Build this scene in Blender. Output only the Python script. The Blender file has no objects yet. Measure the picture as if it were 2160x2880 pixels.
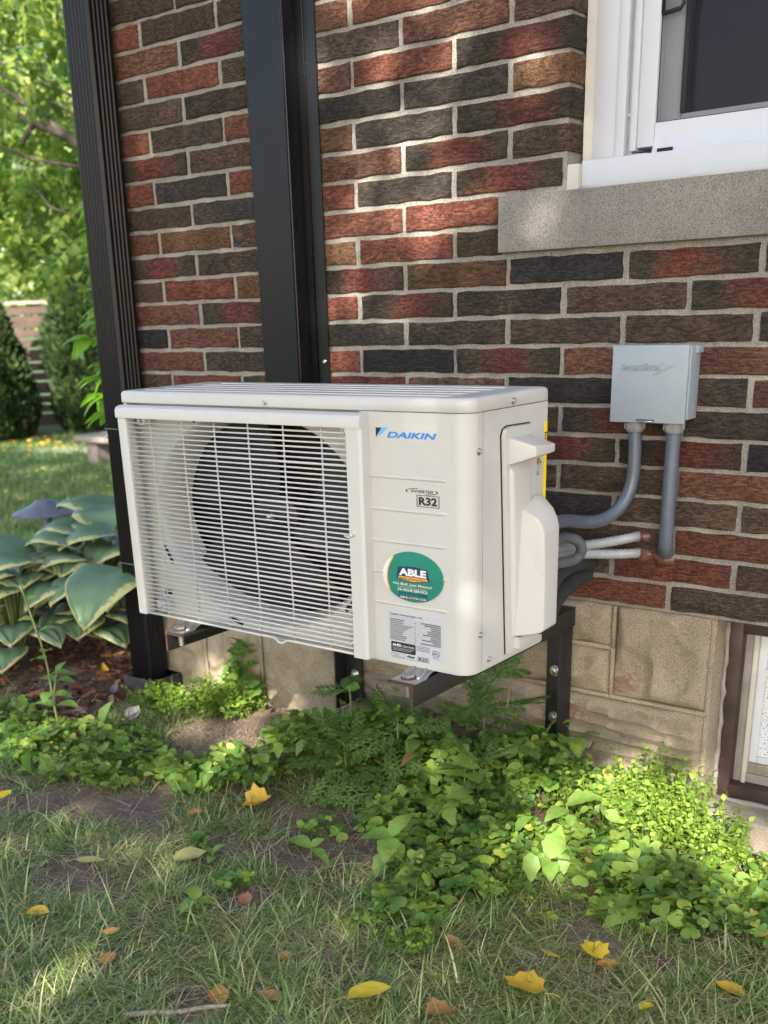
import bpy, math, random
import numpy as np
from mathutils import Vector, Matrix, noise

random.seed(7)
RNG = np.random.default_rng(11)
S = bpy.context.scene
COL = S.collection

# ------------------------------------------------------------------ camera
cam_d = bpy.data.cameras.new('camera')
cam = bpy.data.objects.new('camera', cam_d)
COL.objects.link(cam)
cam_d.sensor_fit = 'VERTICAL'
cam_d.sensor_height = 24.0
cam_d.lens = 25.0197
cam_d.shift_x = 0.02306
cam_d.shift_y = 0.2077
cam_d.clip_start = 0.05
cam_d.clip_end = 600
cam_d.dof.use_dof = True
cam_d.dof.focus_distance = 2.35
cam_d.dof.aperture_fstop = 2.6
_r = Vector((0.78665135, 0.61635079, -0.03593543))
_u = Vector((-0.19777926, 0.3067088, 0.93102797))
_f = Vector((-0.58486154, 0.72528713, -0.36317429))
M = Matrix((_r, _u, -_f)).transposed().to_4x4()
M.translation = Vector((2.51378, -2.42196, 1.23518))
cam.matrix_world = M
S.camera = cam

# ------------------------------------------------------------------ sky, sun, exposure
SUN = Vector((0.50, -1.05, 0.70)).normalized()      # direction towards the sun
w = bpy.data.worlds.new('World')
S.world = w
w.use_nodes = True
nt = w.node_tree
bg = nt.nodes['Background']
sky = nt.nodes.new('ShaderNodeTexSky')
sky.sky_type = 'NISHITA'
sky.sun_disc = False
sky.sun_elevation = math.asin(SUN.z)
sky.sun_rotation = math.atan2(SUN.x, SUN.y)
sky.altitude = 200
sky.air_density = 1.0
sky.dust_density = 2.2
sky.ozone_density = 1.0
nt.links.new(sky.outputs[0], bg.inputs[0])
bg.inputs[1].default_value = 0.115
sl = bpy.data.lights.new('sun', 'SUN')
sl.energy = 5.0
sl.angle = math.radians(0.55)
sl.color = (1.0, 0.93, 0.80)
so = bpy.data.objects.new('sun', sl)
COL.objects.link(so)
so.rotation_euler = SUN.to_track_quat('Z', 'Y').to_euler()
so.location = (8, -4, 9)
S.view_settings.view_transform = 'Standard'
S.view_settings.look = 'None'
S.view_settings.exposure = 1.95
S.view_settings.gamma = 1.0
S.view_settings.use_curve_mapping = False

# ------------------------------------------------------------------ helpers
def link(o, parent=None):
    COL.objects.link(o)
    if parent is not None:
        o.parent = parent
        base = Vector((0, 0, 0))
        q = parent
        while q is not None:
            base += q.location
            q = q.parent
        o.location = o.location - base
    return o

def empty(name, loc, label, cat, group=None):
    o = bpy.data.objects.new(name, None)
    o.empty_display_size = 0.05
    o.location = loc
    COL.objects.link(o)
    return tag(o, label, cat, group)

def tag(o, label=None, cat=None, group=None, kind=None):
    if label: o['label'] = label
    if cat: o['category'] = cat
    if group: o['group'] = group
    if kind: o['kind'] = kind
    return o

class MB:
    def __init__(s):
        s.v = []; s.f = []
    def add(s, vs, fs):
        n = len(s.v)
        s.v += [tuple(p) for p in vs]
        s.f += [tuple(i + n for i in q) for q in fs]
        return s
    def box(s, x0, x1, y0, y1, z0, z1, c=0.0):
        if x0 > x1: x0, x1 = x1, x0
        if y0 > y1: y0, y1 = y1, y0
        if z0 > z1: z0, z1 = z1, z0
        if c <= 0:
            v = [(x, y, z) for z in (z0, z1) for y in (y0, y1) for x in (x0, x1)]
            return s.add(v, [(0, 2, 3, 1), (4, 5, 7, 6), (0, 1, 5, 4), (2, 6, 7, 3), (0, 4, 6, 2), (1, 3, 7, 5)])
        c = min(c, .45 * min(x1 - x0, y1 - y0, z1 - z0))
        import bmesh
        bm = bmesh.new()
        bmesh.ops.create_cube(bm, size=1.0)
        for p in bm.verts:
            p.co = Vector(((x0 + x1) / 2 + p.co.x * (x1 - x0), (y0 + y1) / 2 + p.co.y * (y1 - y0), (z0 + z1) / 2 + p.co.z * (z1 - z0)))
        bmesh.ops.bevel(bm, geom=list(bm.edges), offset=c, segments=2, affect='EDGES', profile=0.6)
        bm.verts.index_update()
        s.add([p.co[:] for p in bm.verts], [[q.index for q in g.verts] for g in bm.faces])
        bm.free()
        return s
    def prism(s, pts, a, b, axis='z'):
        """closed outline extruded between a and b along an axis (pts are the two other coordinates)"""
        def P(p, h):
            return {'z': (p[0], p[1], h), 'y': (p[0], h, p[1]), 'x': (h, p[0], p[1])}[axis]
        n = len(pts)
        v = [P(p, a) for p in pts] + [P(p, b) for p in pts]
        f = [(i, (i + 1) % n, n + (i + 1) % n, n + i) for i in range(n)]
        f += [tuple(range(n - 1, -1, -1)), tuple(range(n, 2 * n))]
        return s.add(v, f)
    def strip(s, pts, a, b):
        """open path in (x,y) raised from z=a to z=b"""
        n = len(pts)
        return s.add([(p[0], p[1], a) for p in pts] + [(p[0], p[1], b) for p in pts],
                     [(i, i + 1, n + i + 1, n + i) for i in range(n - 1)])
    def tube(s, path, r, n=8, caps=True):
        path = [Vector(p) for p in path]
        m = len(path)
        rr = r if hasattr(r, '__len__') else [r] * m
        up = None
        rings = []
        for i, p in enumerate(path):
            t = (path[min(i + 1, m - 1)] - path[max(i - 1, 0)]).normalized()
            if up is None:
                up = t.orthogonal().normalized()
            up = (up - t * up.dot(t))
            if up.length < 1e-6: up = t.orthogonal()
            up.normalize()
            w_ = t.cross(up)
            rings.append([p + (up * math.cos(k * 2 * math.pi / n) + w_ * math.sin(k * 2 * math.pi / n)) * rr[i] for k in range(n)])
        v = [q for g in rings for q in g]
        f = [(i * n + k, i * n + (k + 1) % n, (i + 1) * n + (k + 1) % n, (i + 1) * n + k) for i in range(m - 1) for k in range(n)]
        if caps:
            f += [tuple(range(n - 1, -1, -1)), tuple((m - 1) * n + k for k in range(n))]
        return s.add(v, f)
    def lathe(s, c, prof, n=16, axis='z', sx=1.0, sz=1.0):
        """profile of (radius, height) turned about an axis through c"""
        v = []
        for r, h in prof:
            for k in range(n):
                a = 2 * math.pi * k / n
                ca, sa = math.cos(a) * r * sx, math.sin(a) * r * sz
                v.append({'z': (c[0] + ca, c[1] + sa, c[2] + h), 'y': (c[0] + ca, c[1] + h, c[2] + sa), 'x': (c[0] + h, c[1] + ca, c[2] + sa)}[axis])
        m = len(prof)
        f = [(i * n + k, i * n + (k + 1) % n, (i + 1) * n + (k + 1) % n, (i + 1) * n + k) for i in range(m - 1) for k in range(n)]
        if prof[0][0] > 1e-6: f.append(tuple(range(n - 1, -1, -1)))
        if prof[-1][0] > 1e-6: f.append(tuple((m - 1) * n + k for k in range(n)))
        return s.add(v, f)
    def build(s, name, m, parent=None, smooth=False, centre=True, norm=True):
        me = bpy.data.meshes.new(name)
        c = Vector((0, 0, 0))
        if centre:
            a = np.array(s.v)
            c = Vector(((a.min(0) + a.max(0)) / 2).tolist())
            vs = [(p[0] - c.x, p[1] - c.y, p[2] - c.z) for p in s.v]
        else:
            vs = s.v
        me.from_pydata(vs, [], s.f)
        if norm:
            import bmesh
            bm = bmesh.new(); bm.from_mesh(me)
            bmesh.ops.recalc_face_normals(bm, faces=bm.faces)
            bm.to_mesh(me); bm.free()
        if smooth:
            for q in me.polygons: q.use_smooth = True
            if smooth is not True:
                me.set_sharp_from_angle(angle=math.radians(smooth))
        me.materials.append(m)
        o = bpy.data.objects.new(name, me)
        o.location = c
        return link(o, parent)

def np_mesh(name, V, F, m, parent=None, smooth=False, uv=None, mats=None, midx=None):
    """V (n,3), F (k,3 or 4): one fast mesh"""
    me = bpy.data.meshes.new(name)
    V = np.asarray(V, np.float32); F = np.asarray(F, np.int32)
    me.vertices.add(len(V)); me.vertices.foreach_set('co', V.ravel())
    k = F.shape[1]
    me.loops.add(F.size); me.loops.foreach_set('vertex_index', F.ravel())
    me.polygons.add(len(F))
    me.polygons.foreach_set('loop_start', np.arange(0, F.size, k, dtype=np.int32))
    if smooth:
        me.polygons.foreach_set('use_smooth', np.ones(len(F), dtype=bool))
    if uv is not None:
        l = me.uv_layers.new(name='UVMap')
        l.data.foreach_set('uv', np.asarray(uv, np.float32)[F.ravel()].ravel())
    me.update(calc_edges=True)
    me.validate()
    me.materials.append(m)
    o = bpy.data.objects.new(name, me)
    return link(o, parent)

# ------------------------------------------------------------------ materials
def newmat(name):
    m = bpy.data.materials.new(name)
    m.use_nodes = True
    t = m.node_tree
    return m, t, t.nodes['Principled BSDF']

def N(t, typ, **k):
    n = t.nodes.new(typ)
    for a, b in k.items():
        if a.startswith('i_'):
            key = a[2:]
            n.inputs[int(key) if key.isdigit() else key].default_value = b
        else:
            setattr(n, a, b)
    return n

def L(t, a, b): t.links.new(a, b)

def ramp(t, fac, stops, interp='LINEAR'):
    n = t.nodes.new('ShaderNodeValToRGB')
    n.color_ramp.interpolation = interp
    e = n.color_ramp.elements
    while len(e) > 1: e.remove(e[-1])
    e[0].position = stops[0][0]; e[0].color = (*stops[0][1], 1)
    for p, c in stops[1:]:
        q = e.new(p); q.color = (*c, 1)
    if fac is not None: L(t, fac, n.inputs[0])
    return n.outputs[0]

def mixc(t, fac, a, b, typ='MIX'):
    n = t.nodes.new('ShaderNodeMix'); n.data_type = 'RGBA'; n.blend_type = typ
    for s, v in ((0, fac), (6, a), (7, b)):
        if hasattr(v, 'is_output') or hasattr(v, 'links'): L(t, v, n.inputs[s])
        elif s == 0: n.inputs[0].default_value = v
        else: n.inputs[s].default_value = (*v, 1)
    return n.outputs[2]

def coords(t, scale=(1, 1, 1), kind='Object', rnd=0.0):
    tc = N(t, 'ShaderNodeTexCoord')
    mp = N(t, 'ShaderNodeMapping')
    mp.inputs['Scale'].default_value = scale
    L(t, tc.outputs[kind], mp.inputs[0])
    if rnd:
        oi = N(t, 'ShaderNodeObjectInfo')
        mu = N(t, 'ShaderNodeMath', operation='MULTIPLY', i_1=rnd)
        L(t, oi.outputs['Random'], mu.inputs[0])
        L(t, mu.outputs[0], mp.inputs['Location'])
    return mp.outputs[0]

def noise_n(t, vec, scale, detail=4, rough=.6, dist=0.0):
    n = N(t, 'ShaderNodeTexNoise')
    n.inputs['Scale'].default_value = scale; n.inputs['Detail'].default_value = detail
    n.inputs['Roughness'].default_value = rough; n.inputs['Distortion'].default_value = dist
    if vec is not None: L(t, vec, n.inputs['Vector'])
    return n.outputs[0]

def bump(t, b, h, strength=.3, dist=.003, prev=None):
    n = N(t, 'ShaderNodeBump')
    n.inputs['Strength'].default_value = strength; n.inputs['Distance'].default_value = dist
    L(t, h, n.inputs['Height'])
    if prev is not None: L(t, prev, n.inputs['Normal'])
    if b is not None: L(t, n.outputs[0], b.inputs['Normal'])
    return n.outputs[0]

def simple(name, col, rough=.5, metal=0.0, var=.06, vs=20, bs=0.0, bscale=200, bd=.001, spec=None, coat=0.0):
    m, t, b = newmat(name)
    v = coords(t, rnd=7.0)
    n = noise_n(t, v, vs, 5, .6)
    d = tuple(max(0, c * (1 - var * 1.6)) for c in col); u_ = tuple(min(1, c * (1 + var)) for c in col)
    L(t, ramp(t, n, [(.3, d), (.7, u_)]), b.inputs['Base Color'])
    b.inputs['Roughness'].default_value = rough
    b.inputs['Metallic'].default_value = metal
    if spec is not None: b.inputs['Specular IOR Level'].default_value = spec
    if coat:
        b.inputs['Coat Weight'].default_value = coat; b.inputs['Coat Roughness'].default_value = .15
    if bs:
        bump(t, b, noise_n(t, v, bscale, 3, .6), bs, bd)
    return m

MT = {}
MT['ivory'] = simple('ivory_paint', (.49, .486, .466), .36, var=.02, bs=.04, bscale=500, bd=.0005)
MT['ivory_plastic'] = simple('ivory_plastic', (.51, .505, .482), .40, var=.015, bs=.06, bscale=900, bd=.0005)
MT['zinc'] = simple('zinc_steel', (.58, .58, .57), .32, 1.0, var=.12, vs=60)
MT['bolt'] = simple('bolt_steel', (.50, .47, .42), .38, 1.0, var=.2, vs=200)
MT['black_paint'] = simple('black_paint', (.012, .012, .013), .42, var=.3, vs=30, bs=.1, bscale=300, bd=.0006)
MT['fan'] = simple('fan_plastic', (.011, .012, .014), .4, var=.1)
MT['void'] = simple('dark_interior', (.006, .006, .007), .8)
MT['white_alu'] = simple('white_aluminium', (.50, .525, .57), .35, var=.02, bs=.03, bscale=90)
MT['caulk'] = simple('caulk', (.46, .435, .385), .6, var=.05, bs=.6, bscale=130, bd=.002)
MT['rubber_black'] = simple('foam_insulation', (.030, .031, .034), .75, var=.15, bs=.2, bscale=160, bd=.001)
MT['grey_plastic'] = simple('grey_plastic', (.275, .32, .355), .45, var=.03, bs=.05, bscale=500)
MT['fitting'] = simple('grey_fitting', (.22, .235, .24), .5, var=.05)
MT['brown_paint'] = simple('brown_frame_paint', (.055, .032, .028), .5, var=.35, vs=14, bs=.3, bscale=120, bd=.001)
MT['putty'] = simple('grey_caulk', (.25, .225, .215), .6, var=.15, bs=.6, bscale=120, bd=.002)
MT['label_silver'] = simple('label_silver', (.46, .48, .52), .4, var=.03)
MT['label_clear'] = simple('label_film', (.505, .50, .483), .3, var=.01)
MT['ink'] = simple('black_ink', (.012, .012, .014), .5)
MT['ink_grey'] = simple('grey_ink', (.09, .09, .10), .5)
MT['blue_ink'] = simple('blue_ink', (.015, .20, .62), .4)
MT['cyan_ink'] = simple('cyan_ink', (.06, .42, .78), .4)
MT['st_green'] = simple('sticker_green', (.012, .20, .145), .35, var=.1, vs=12)
MT['st_white'] = simple('sticker_white', (.68, .69, .70), .35)
MT['st_orange'] = simple('sticker_orange', (.80, .36, .03), .35)
MT['st_navy'] = simple('sticker_navy', (.012, .03, .10), .35)
MT['yellow_label'] = simple('yellow_label', (.85, .66, .01), .4)
MT['warn_yellow'] = simple('warning_yellow', (.80, .50, .02), .4)
MT['red_ink'] = simple('red_ink', (.5, .03, .02), .4)
MT['lamp'] = simple('lamp_metal', (.13, .14, .175), .45, .3, var=.1)
MT['stone'] = simple('bench_stone', (.23, .20, .18), .85, var=.2, bs=.4, bscale=60, bd=.004)
MT['slab'] = simple('path_slab', (.50, .46, .42), .85, var=.2, bs=.3, bscale=80, bd=.004)
MT['twig'] = simple('twig_bark', (.30, .25, .20), .85, var=.35, vs=60, bs=.6, bscale=200, bd=.002)
MT['bark'] = simple('bark', (.09, .07, .055), .9, var=.4, vs=14, bs=.8, bscale=40, bd=.02)
MT['shoe'] = simple('drain_plastic', (.055, .052, .05), .6, var=.3, vs=20, bs=.2, bscale=100)
MT['roof'] = simple('roof_shingle', (.05, .05, .05), .9, var=.3)
MT['fence_wood'] = simple('fence_wood', (.060, .034, .024), .75, var=.3, vs=9, bs=.3, bscale=50, bd=.003)
MT['house_side'] = simple('far_brick', (.16, .08, .055), .9, var=.4, vs=8, bs=.4, bscale=30, bd=.01)

def black_gloss(name, rough):
    m, t, b = newmat(name)
    v = coords(t)
    n = noise_n(t, v, 9, 5, .65)
    dust = noise_n(t, v, 260, 2, .5)
    sp = ramp(t, dust, [(.72, (.0055, .0055, .006)), (.77, (.05, .048, .046))])
    b.inputs['Specular IOR Level'].default_value = .28
    L(t, sp, b.inputs['Base Color'])
    r = N(t, 'ShaderNodeMapRange', i_3=rough - .06, i_4=rough + .12)
    L(t, n, r.inputs[0]); L(t, r.outputs[0], b.inputs['Roughness'])
    bump(t, b, noise_n(t, v, 14, 2, .5), .05, .002)
    return m
MT['cover_black'] = black_gloss('black_cover', .24)
MT['spout_black'] = black_gloss('black_downspout', .30)

def grey_conduit(name, col, ribs, rough=.32):
    m, t, b = newmat(name)
    v = coords(t)
    n = noise_n(t, v, 40, 5, .7)
    L(t, ramp(t, n, [(.35, tuple(c * .85 for c in col)), (.62, col), (.78, tuple(min(1, c * 1.5) for c in col))]), b.inputs['Base Color'])
    b.inputs['Roughness'].default_value = rough
    return m
MT['conduit'] = grey_conduit('grey_conduit', (.10, .125, .16), True)
MT['hose'] = grey_conduit('grey_hose', (.10, .11, .12), False, .5)
MT['white_conduit'] = grey_conduit('white_conduit', (.33, .345, .36), True, .35)

# rust-edged black steel
def steel():
    m, t, b = newmat('black_steel')
    v = coords(t, rnd=3)
    g = N(t, 'ShaderNodeNewGeometry')
    n = noise_n(t, v, 45, 6, .7)
    L(t, ramp(t, n, [(.5, (.011, .011, .012)), (.68, (.018, .014, .013)), (.76, (.085, .028, .018))]), b.inputs['Base Color'])
    b.inputs['Roughness'].default_value = .45
    bump(t, b, noise_n(t, v, 150, 3, .6), .25, .0008)
    return m
MT['steel'] = steel()
MT['rust'] = simple('rusty_cut_edge', (.085, .034, .026), .8, var=.4, vs=120)

# brick faces: rug textured, colour per kind
def brick_mat(name, base, mix=None, mixcol=None, alt=None):
    m, t, b = newmat(name)
    oi = N(t, 'ShaderNodeObjectInfo')
    v = coords(t, (1, 1, 1), rnd=40.0)
    big = noise_n(t, v, 16, 4, .6)
    c = ramp(t, big, [(.25, tuple(x * .62 for x in base)), (.55, base), (.8, tuple(min(1, x * 1.35) for x in base))])
    if mixcol:                                            # flashed brick: another colour in the middle of its length
        tc = N(t, 'ShaderNodeTexCoord'); sx = N(t, 'ShaderNodeSeparateXYZ'); L(t, tc.outputs['Object'], sx.inputs[0])
        w1 = N(t, 'ShaderNodeMath', operation='MULTIPLY_ADD', i_1=.16, i_2=-.08); L(t, big, w1.inputs[0])
        off = N(t, 'ShaderNodeMath', operation='MULTIPLY_ADD', i_1=.07, i_2=-.035); L(t, oi.outputs['Random'], off.inputs[0])
        ad = N(t, 'ShaderNodeMath', operation='ADD'); L(t, sx.outputs[0], ad.inputs[0]); L(t, w1.outputs[0], ad.inputs[1])
        a2 = N(t, 'ShaderNodeMath', operation='ADD'); L(t, ad.outputs[0], a2.inputs[0]); L(t, off.outputs[0], a2.inputs[1])
        ab = N(t, 'ShaderNodeMath', operation='ABSOLUTE'); L(t, a2.outputs[0], ab.inputs[0])
        mr = N(t, 'ShaderNodeMapRange', i_1=.025, i_2=.095, i_3=1.0, i_4=0.0); L(t, ab.outputs[0], mr.inputs[0])
        halo = N(t, 'ShaderNodeMapRange', i_1=.06, i_2=.135, i_3=1.0, i_4=0.0); L(t, ab.outputs[0], halo.inputs[0])
        c = mixc(t, halo.outputs[0], c, tuple(.5 * (p + q) for p, q in zip(mix, base)))
        c = mixc(t, mr.outputs[0], c, ramp(t, big, [(.3, tuple(x * .7 for x in mixcol)), (.75, tuple(x * 1.2 for x in mixcol))]))
    if alt:                                               # some bricks of the kind fired browner
        rd = N(t, 'ShaderNodeMath', operation='MULTIPLY_ADD', i_1=7.31, i_2=0.0); L(t, oi.outputs['Random'], rd.inputs[0])
        fr = N(t, 'ShaderNodeMath', operation='FRACT'); L(t, rd.outputs[0], fr.inputs[0])
        ml = N(t, 'ShaderNodeMath', operation='MULTIPLY'); L(t, fr.outputs[0], ml.inputs[0]); L(t, big, ml.inputs[1])
        c = mixc(t, ramp(t, ml.outputs[0], [(.12, (0, 0, 0)), (.50, (1, 1, 1))]), c, alt)
    # tone differs from brick to brick
    hs = N(t, 'ShaderNodeHueSaturation')
    mv = N(t, 'ShaderNodeMapRange', i_3=.75, i_4=1.25); L(t, oi.outputs['Random'], mv.inputs[0]); L(t, mv.outputs[0], hs.inputs['Value'])
    L(t, c, hs.inputs['Color'])
    vr = coords(t, (62, 60, 215), rnd=60.0)
    rug = noise_n(t, vr, 1.0, 6, .7, .45)
    rr = ramp(t, rug, [(.38, (0, 0, 0)), (.50, (.7, .7, .7)), (.64, (1, 1, 1))])
    fin = noise_n(t, coords(t, (1, 1, 1.7), rnd=5), 430, 4, .7)
    grain_shade = mixc(t, 1.0, ramp(t, fin, [(.38, (.35, .35, .35)), (.50, (1.0, 1.0, 1.0)), (.64, (1.9, 1.85, 1.75))]), ramp(t, rug, [(.40, (.42, .42, .42)), (.52, (1.05, 1.05, 1.05)), (.66, (1.3, 1.3, 1.3))]), 'MULTIPLY')  # fine grain, plus shade of the rug's hollows painted into the colour
    # pale grit specks
    gr = noise_n(t, coords(t, rnd=9), 420, 2, .5)
    spk = ramp(t, gr, [(.71, (0, 0, 0)), (.75, (1, 1, 1))])
    c2 = mixc(t, spk, mixc(t, 1.0, hs.outputs[0], grain_shade, 'MULTIPLY'), (.36, .32, .27))
    L(t, c2, b.inputs['Base Color'])
    b.inputs['Roughness'].default_value = .8
    b.inputs['Specular IOR Level'].default_value = .35
    # rug texture: ragged lips running along the brick
    n1 = bump(t, None, rr, 1.0, .0075)
    bump(t, b, fin, .7, .0028, n1)
    return m
BR = {
    'R': brick_mat('brick_red', (.245, .082, .052), alt=(.17, .085, .055)),
    'D': brick_mat('brick_charcoal', (.066, .053, .043), alt=(.145, .088, .055)),
    'B': brick_mat('brick_brown', (.11, .070, .044)),
    'O': brick_mat('brick_tan', (.185, .095, .048)),
    'M': brick_mat('brick_flashed', (.070, .055, .040), (.14, .085, .046), (.195, .058, .040)),
    'K': brick_mat('brick_blue_black', (.048, .044, .042)),
}

def mortar():
    m, t, b = newmat('mortar')
    v = coords(t)
    n = noise_n(t, v, 500, 3, .7); l_ = noise_n(t, v, 14, 4, .6)
    c = ramp(t, l_, [(.3, (.215, .20, .18)), (.7, (.33, .31, .28))])
    g = ramp(t, n, [(.34, (.35, .35, .35)), (.48, (.9, .9, .9)), (.62, (1.35, 1.33, 1.28))])
    L(t, mixc(t, 1.0, c, g, 'MULTIPLY'), b.inputs['Base Color'])
    b.inputs['Roughness'].default_value = .95
    n1 = bump(t, None, n, .7, .003)
    bump(t, b, noise_n(t, v, 90, 3, .6), .6, .004, n1)
    return m
MT['mortar'] = mortar()

def concrete(name, base, grit, stain=None, bscale=260, bd=.003):
    m, t, b = newmat(name)
    v = coords(t, rnd=2.0)
    big = noise_n(t, v, 6, 5, .6)
    fine = noise_n(t, v, 380, 3, .65)
    c = ramp(t, big, [(.3, tuple(x * .8 for x in base)), (.7, tuple(x * 1.12 for x in base))])
    if stain:
        s_ = noise_n(t, coords(t, (4, 4, 9), rnd=2.0), 1.5, 4, .7)
        c = mixc(t, ramp(t, s_, [(.60, (0, 0, 0)), (.70, (.75, .75, .75))]), c, stain)
    g = ramp(t, fine, [(.34, (.35, .35, .35)), (.5, (.9, .9, .9)), (.66, (1.0, 1.0, 1.0)), (.72, grit)])
    L(t, mixc(t, 1.0, c, g, 'MULTIPLY'), b.inputs['Base Color'])
    b.inputs['Roughness'].default_value = .92
    n1 = bump(t, None, fine, .6, bd)
    bump(t, b, noise_n(t, v, 45, 4, .6), .5, .006, n1)
    return m
MT['sill'] = concrete('sill_concrete', (.26, .24, .215), (1.9, 1.85, 1.7))
MT['foundation'] = concrete('foundation_concrete', (.35, .29, .21), (1.5, 1.45, 1.35), (.24, .115, .085), bd=.004)
MT['ledge'] = concrete('ledge_concrete', (.30, .26, .21), (1.5, 1.45, 1.35))

def pane(name, col, rough, spec=.5):
    m, t, b = newmat(name)
    v = coords(t)
    n = noise_n(t, v, 3, 2, .5)
    L(t, ramp(t, n, [(.3, tuple(c * .9 for c in col)), (.7, tuple(c * 1.1 for c in col))]), b.inputs['Base Color'])
    b.inputs['Roughness'].default_value = rough
    b.inputs['Specular IOR Level'].default_value = spec
    return m
MT['glass_dark'] = pane('window_glass', (.004, .006, .012), .05, .25)
def speckle():
    m, t, b = newmat('speckled_pane')
    v = coords(t)
    n = noise_n(t, v, 260, 2, .5)
    L(t, ramp(t, n, [(.36, (.05, .05, .055)), (.42, (.55, .57, .60)), (.7, (.66, .69, .72))]), b.inputs['Base Color'])
    b.inputs['Roughness'].default_value = .25
    return m
MT['pane_speckled'] = speckle()
def screen_mat():
    m, t, b = newmat('insect_screen')
    b.inputs['Base Color'].default_value = (.012, .013, .018, 1)
    b.inputs['Roughness'].default_value = .7
    tr = N(t, 'ShaderNodeBsdfTransparent')
    mx = N(t, 'ShaderNodeMixShader')
    tc = coords(t, (420, 1, 420))
    ck = N(t, 'ShaderNodeTexBrick')
    n = noise_n(t, tc, .7, 1, .5)
    r = N(t, 'ShaderNodeMapRange', i_3=.30, i_4=.48); L(t, n, r.inputs[0])
    L(t, r.outputs[0], mx.inputs[0]); L(t, tr.outputs[0], mx.inputs[1]); L(t, b.outputs[0], mx.inputs[2])
    L(t, mx.outputs[0], t.nodes['Material Output'].inputs[0])
    return m
MT['screen'] = screen_mat()

def leaf_mat(name, stops, rough=.45, trans=.35, tcol=(1.0, 1.0, .55), island=True, spec=.4, vein=False):
    m, t, b = newmat(name)
    g = N(t, 'ShaderNodeNewGeometry')
    src = g.outputs['Random Per Island'] if island else N(t, 'ShaderNodeObjectInfo').outputs['Random']
    c = ramp(t, src, stops)
    nz = noise_n(t, coords(t), 60, 3, .6)
    c = mixc(t, 1.0, c, ramp(t, nz, [(.3, (.8, .8, .8)), (.7, (1.1, 1.1, 1.1))]), 'MULTIPLY')
    L(t, c, b.inputs['Base Color'])
    b.inputs['Roughness'].default_value = rough
    b.inputs['Specular IOR Level'].default_value = spec
    tl = N(t, 'ShaderNodeBsdfTranslucent')
    L(t, mixc(t, 1.0, c, tuple(min(1.6, x * 1.5) for x in tcol), 'MULTIPLY'), tl.inputs[0])
    mx = N(t, 'ShaderNodeMixShader'); mx.inputs[0].default_value = trans
    L(t, b.outputs[0], mx.inputs[1]); L(t, tl.outputs[0], mx.inputs[2])
    L(t, mx.outputs[0], t.nodes['Material Output'].inputs[0])
    return m
LM = {
    'grass': leaf_mat('grass_blades', [(0, (.085, .15, .05)), (.35, (.18, .27, .085)), (.65, (.29, .38, .13)), (.82, (.40, .46, .18)), (.91, (.54, .50, .27)), (1, (.64, .55, .38))], .38, .32),
    'lawn': leaf_mat('lawn_blades', [(0, (.09, .16, .055)), (.6, (.15, .24, .085)), (1, (.22, .32, .12))], .45, .3),
    'straw': leaf_mat('dry_straw', [(0, (.28, .21, .14)), (.6, (.44, .35, .24)), (1, (.56, .47, .35))], .7, .15, (1, 1, 1)),
    'sorrel': leaf_mat('sorrel_leaves', [(0, (.075, .15, .04)), (.3, (.12, .23, .05)), (.65, (.19, .32, .06)), (.95, (.29, .41, .07)), (.985, (.40, .44, .07)), (1, (.48, .40, .10))], .5, .4),
    'chick': leaf_mat('small_bright_leaves', [(0, (.10, .18, .03)), (.5, (.20, .32, .05)), (1, (.33, .45, .08))], .5, .42),
    'weed': leaf_mat('weed_leaves', [(0, (.14, .25, .055)), (.5, (.20, .33, .07)), (.96, (.27, .40, .085)), (.985, (.36, .34, .10)), (1, (.30, .19, .09))], .5, .4),
    'rag': leaf_mat('ragweed_leaves', [(0, (.11, .21, .06)), (1, (.18, .31, .085))], .55, .35),
    'stem': leaf_mat('green_stem', [(0, (.12, .17, .05)), (1, (.20, .25, .09))], .55, .1),
    'cedar': leaf_mat('cedar_sprays', [(0, (.014, .030, .010)), (.6, (.028, .055, .015)), (1, (.055, .092, .024))], .6, .2),
    'tree': leaf_mat('tree_leaflets', [(0, (.07, .14, .03)), (.5, (.13, .22, .05)), (.85, (.21, .30, .07)), (1, (.38, .42, .08))], .4, .5),
    'tree2': leaf_mat('far_tree_leaves', [(0, (.09, .15, .04)), (.5, (.17, .25, .07)), (1, (.34, .39, .12))], .45, .5),
    'vine': leaf_mat('vine_leaves', [(0, (.17, .34, .05)), (1, (.26, .45, .07))], .45, .5),
    'flower': leaf_mat('yellow_petals', [(0, (.75, .50, .02)), (1, (.85, .65, .05))], .5, .3),
    'mulch': leaf_mat('mulch_chips', [(0, (.055, .022, .012)), (.5, (.12, .045, .022)), (.85, (.20, .085, .04)), (1, (.30, .16, .09))], .85, .0),
}
def dead_leaf(name, a, b_, sp):
    m, t, b = newmat(name)
    v = coords(t)
    n = noise_n(t, v, 38, 4, .6); n2 = noise_n(t, v, 90, 3, .6)
    c = ramp(t, n, [(.4, a), (.72, b_)])
    c = mixc(t, ramp(t, n2, [(.62, (0, 0, 0)), (.72, (.8, .8, .8))]), c, sp)
    L(t, c, b.inputs['Base Color']); b.inputs['Roughness'].default_value = .55
    tl = N(t, 'ShaderNodeBsdfTranslucent'); L(t, c, tl.inputs[0])
    mx = N(t, 'ShaderNodeMixShader'); mx.inputs[0].default_value = .25
    L(t, b.outputs[0], mx.inputs[1]); L(t, tl.outputs[0], mx.inputs[2]); L(t, mx.outputs[0], t.nodes['Material Output'].inputs[0])
    return m
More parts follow.
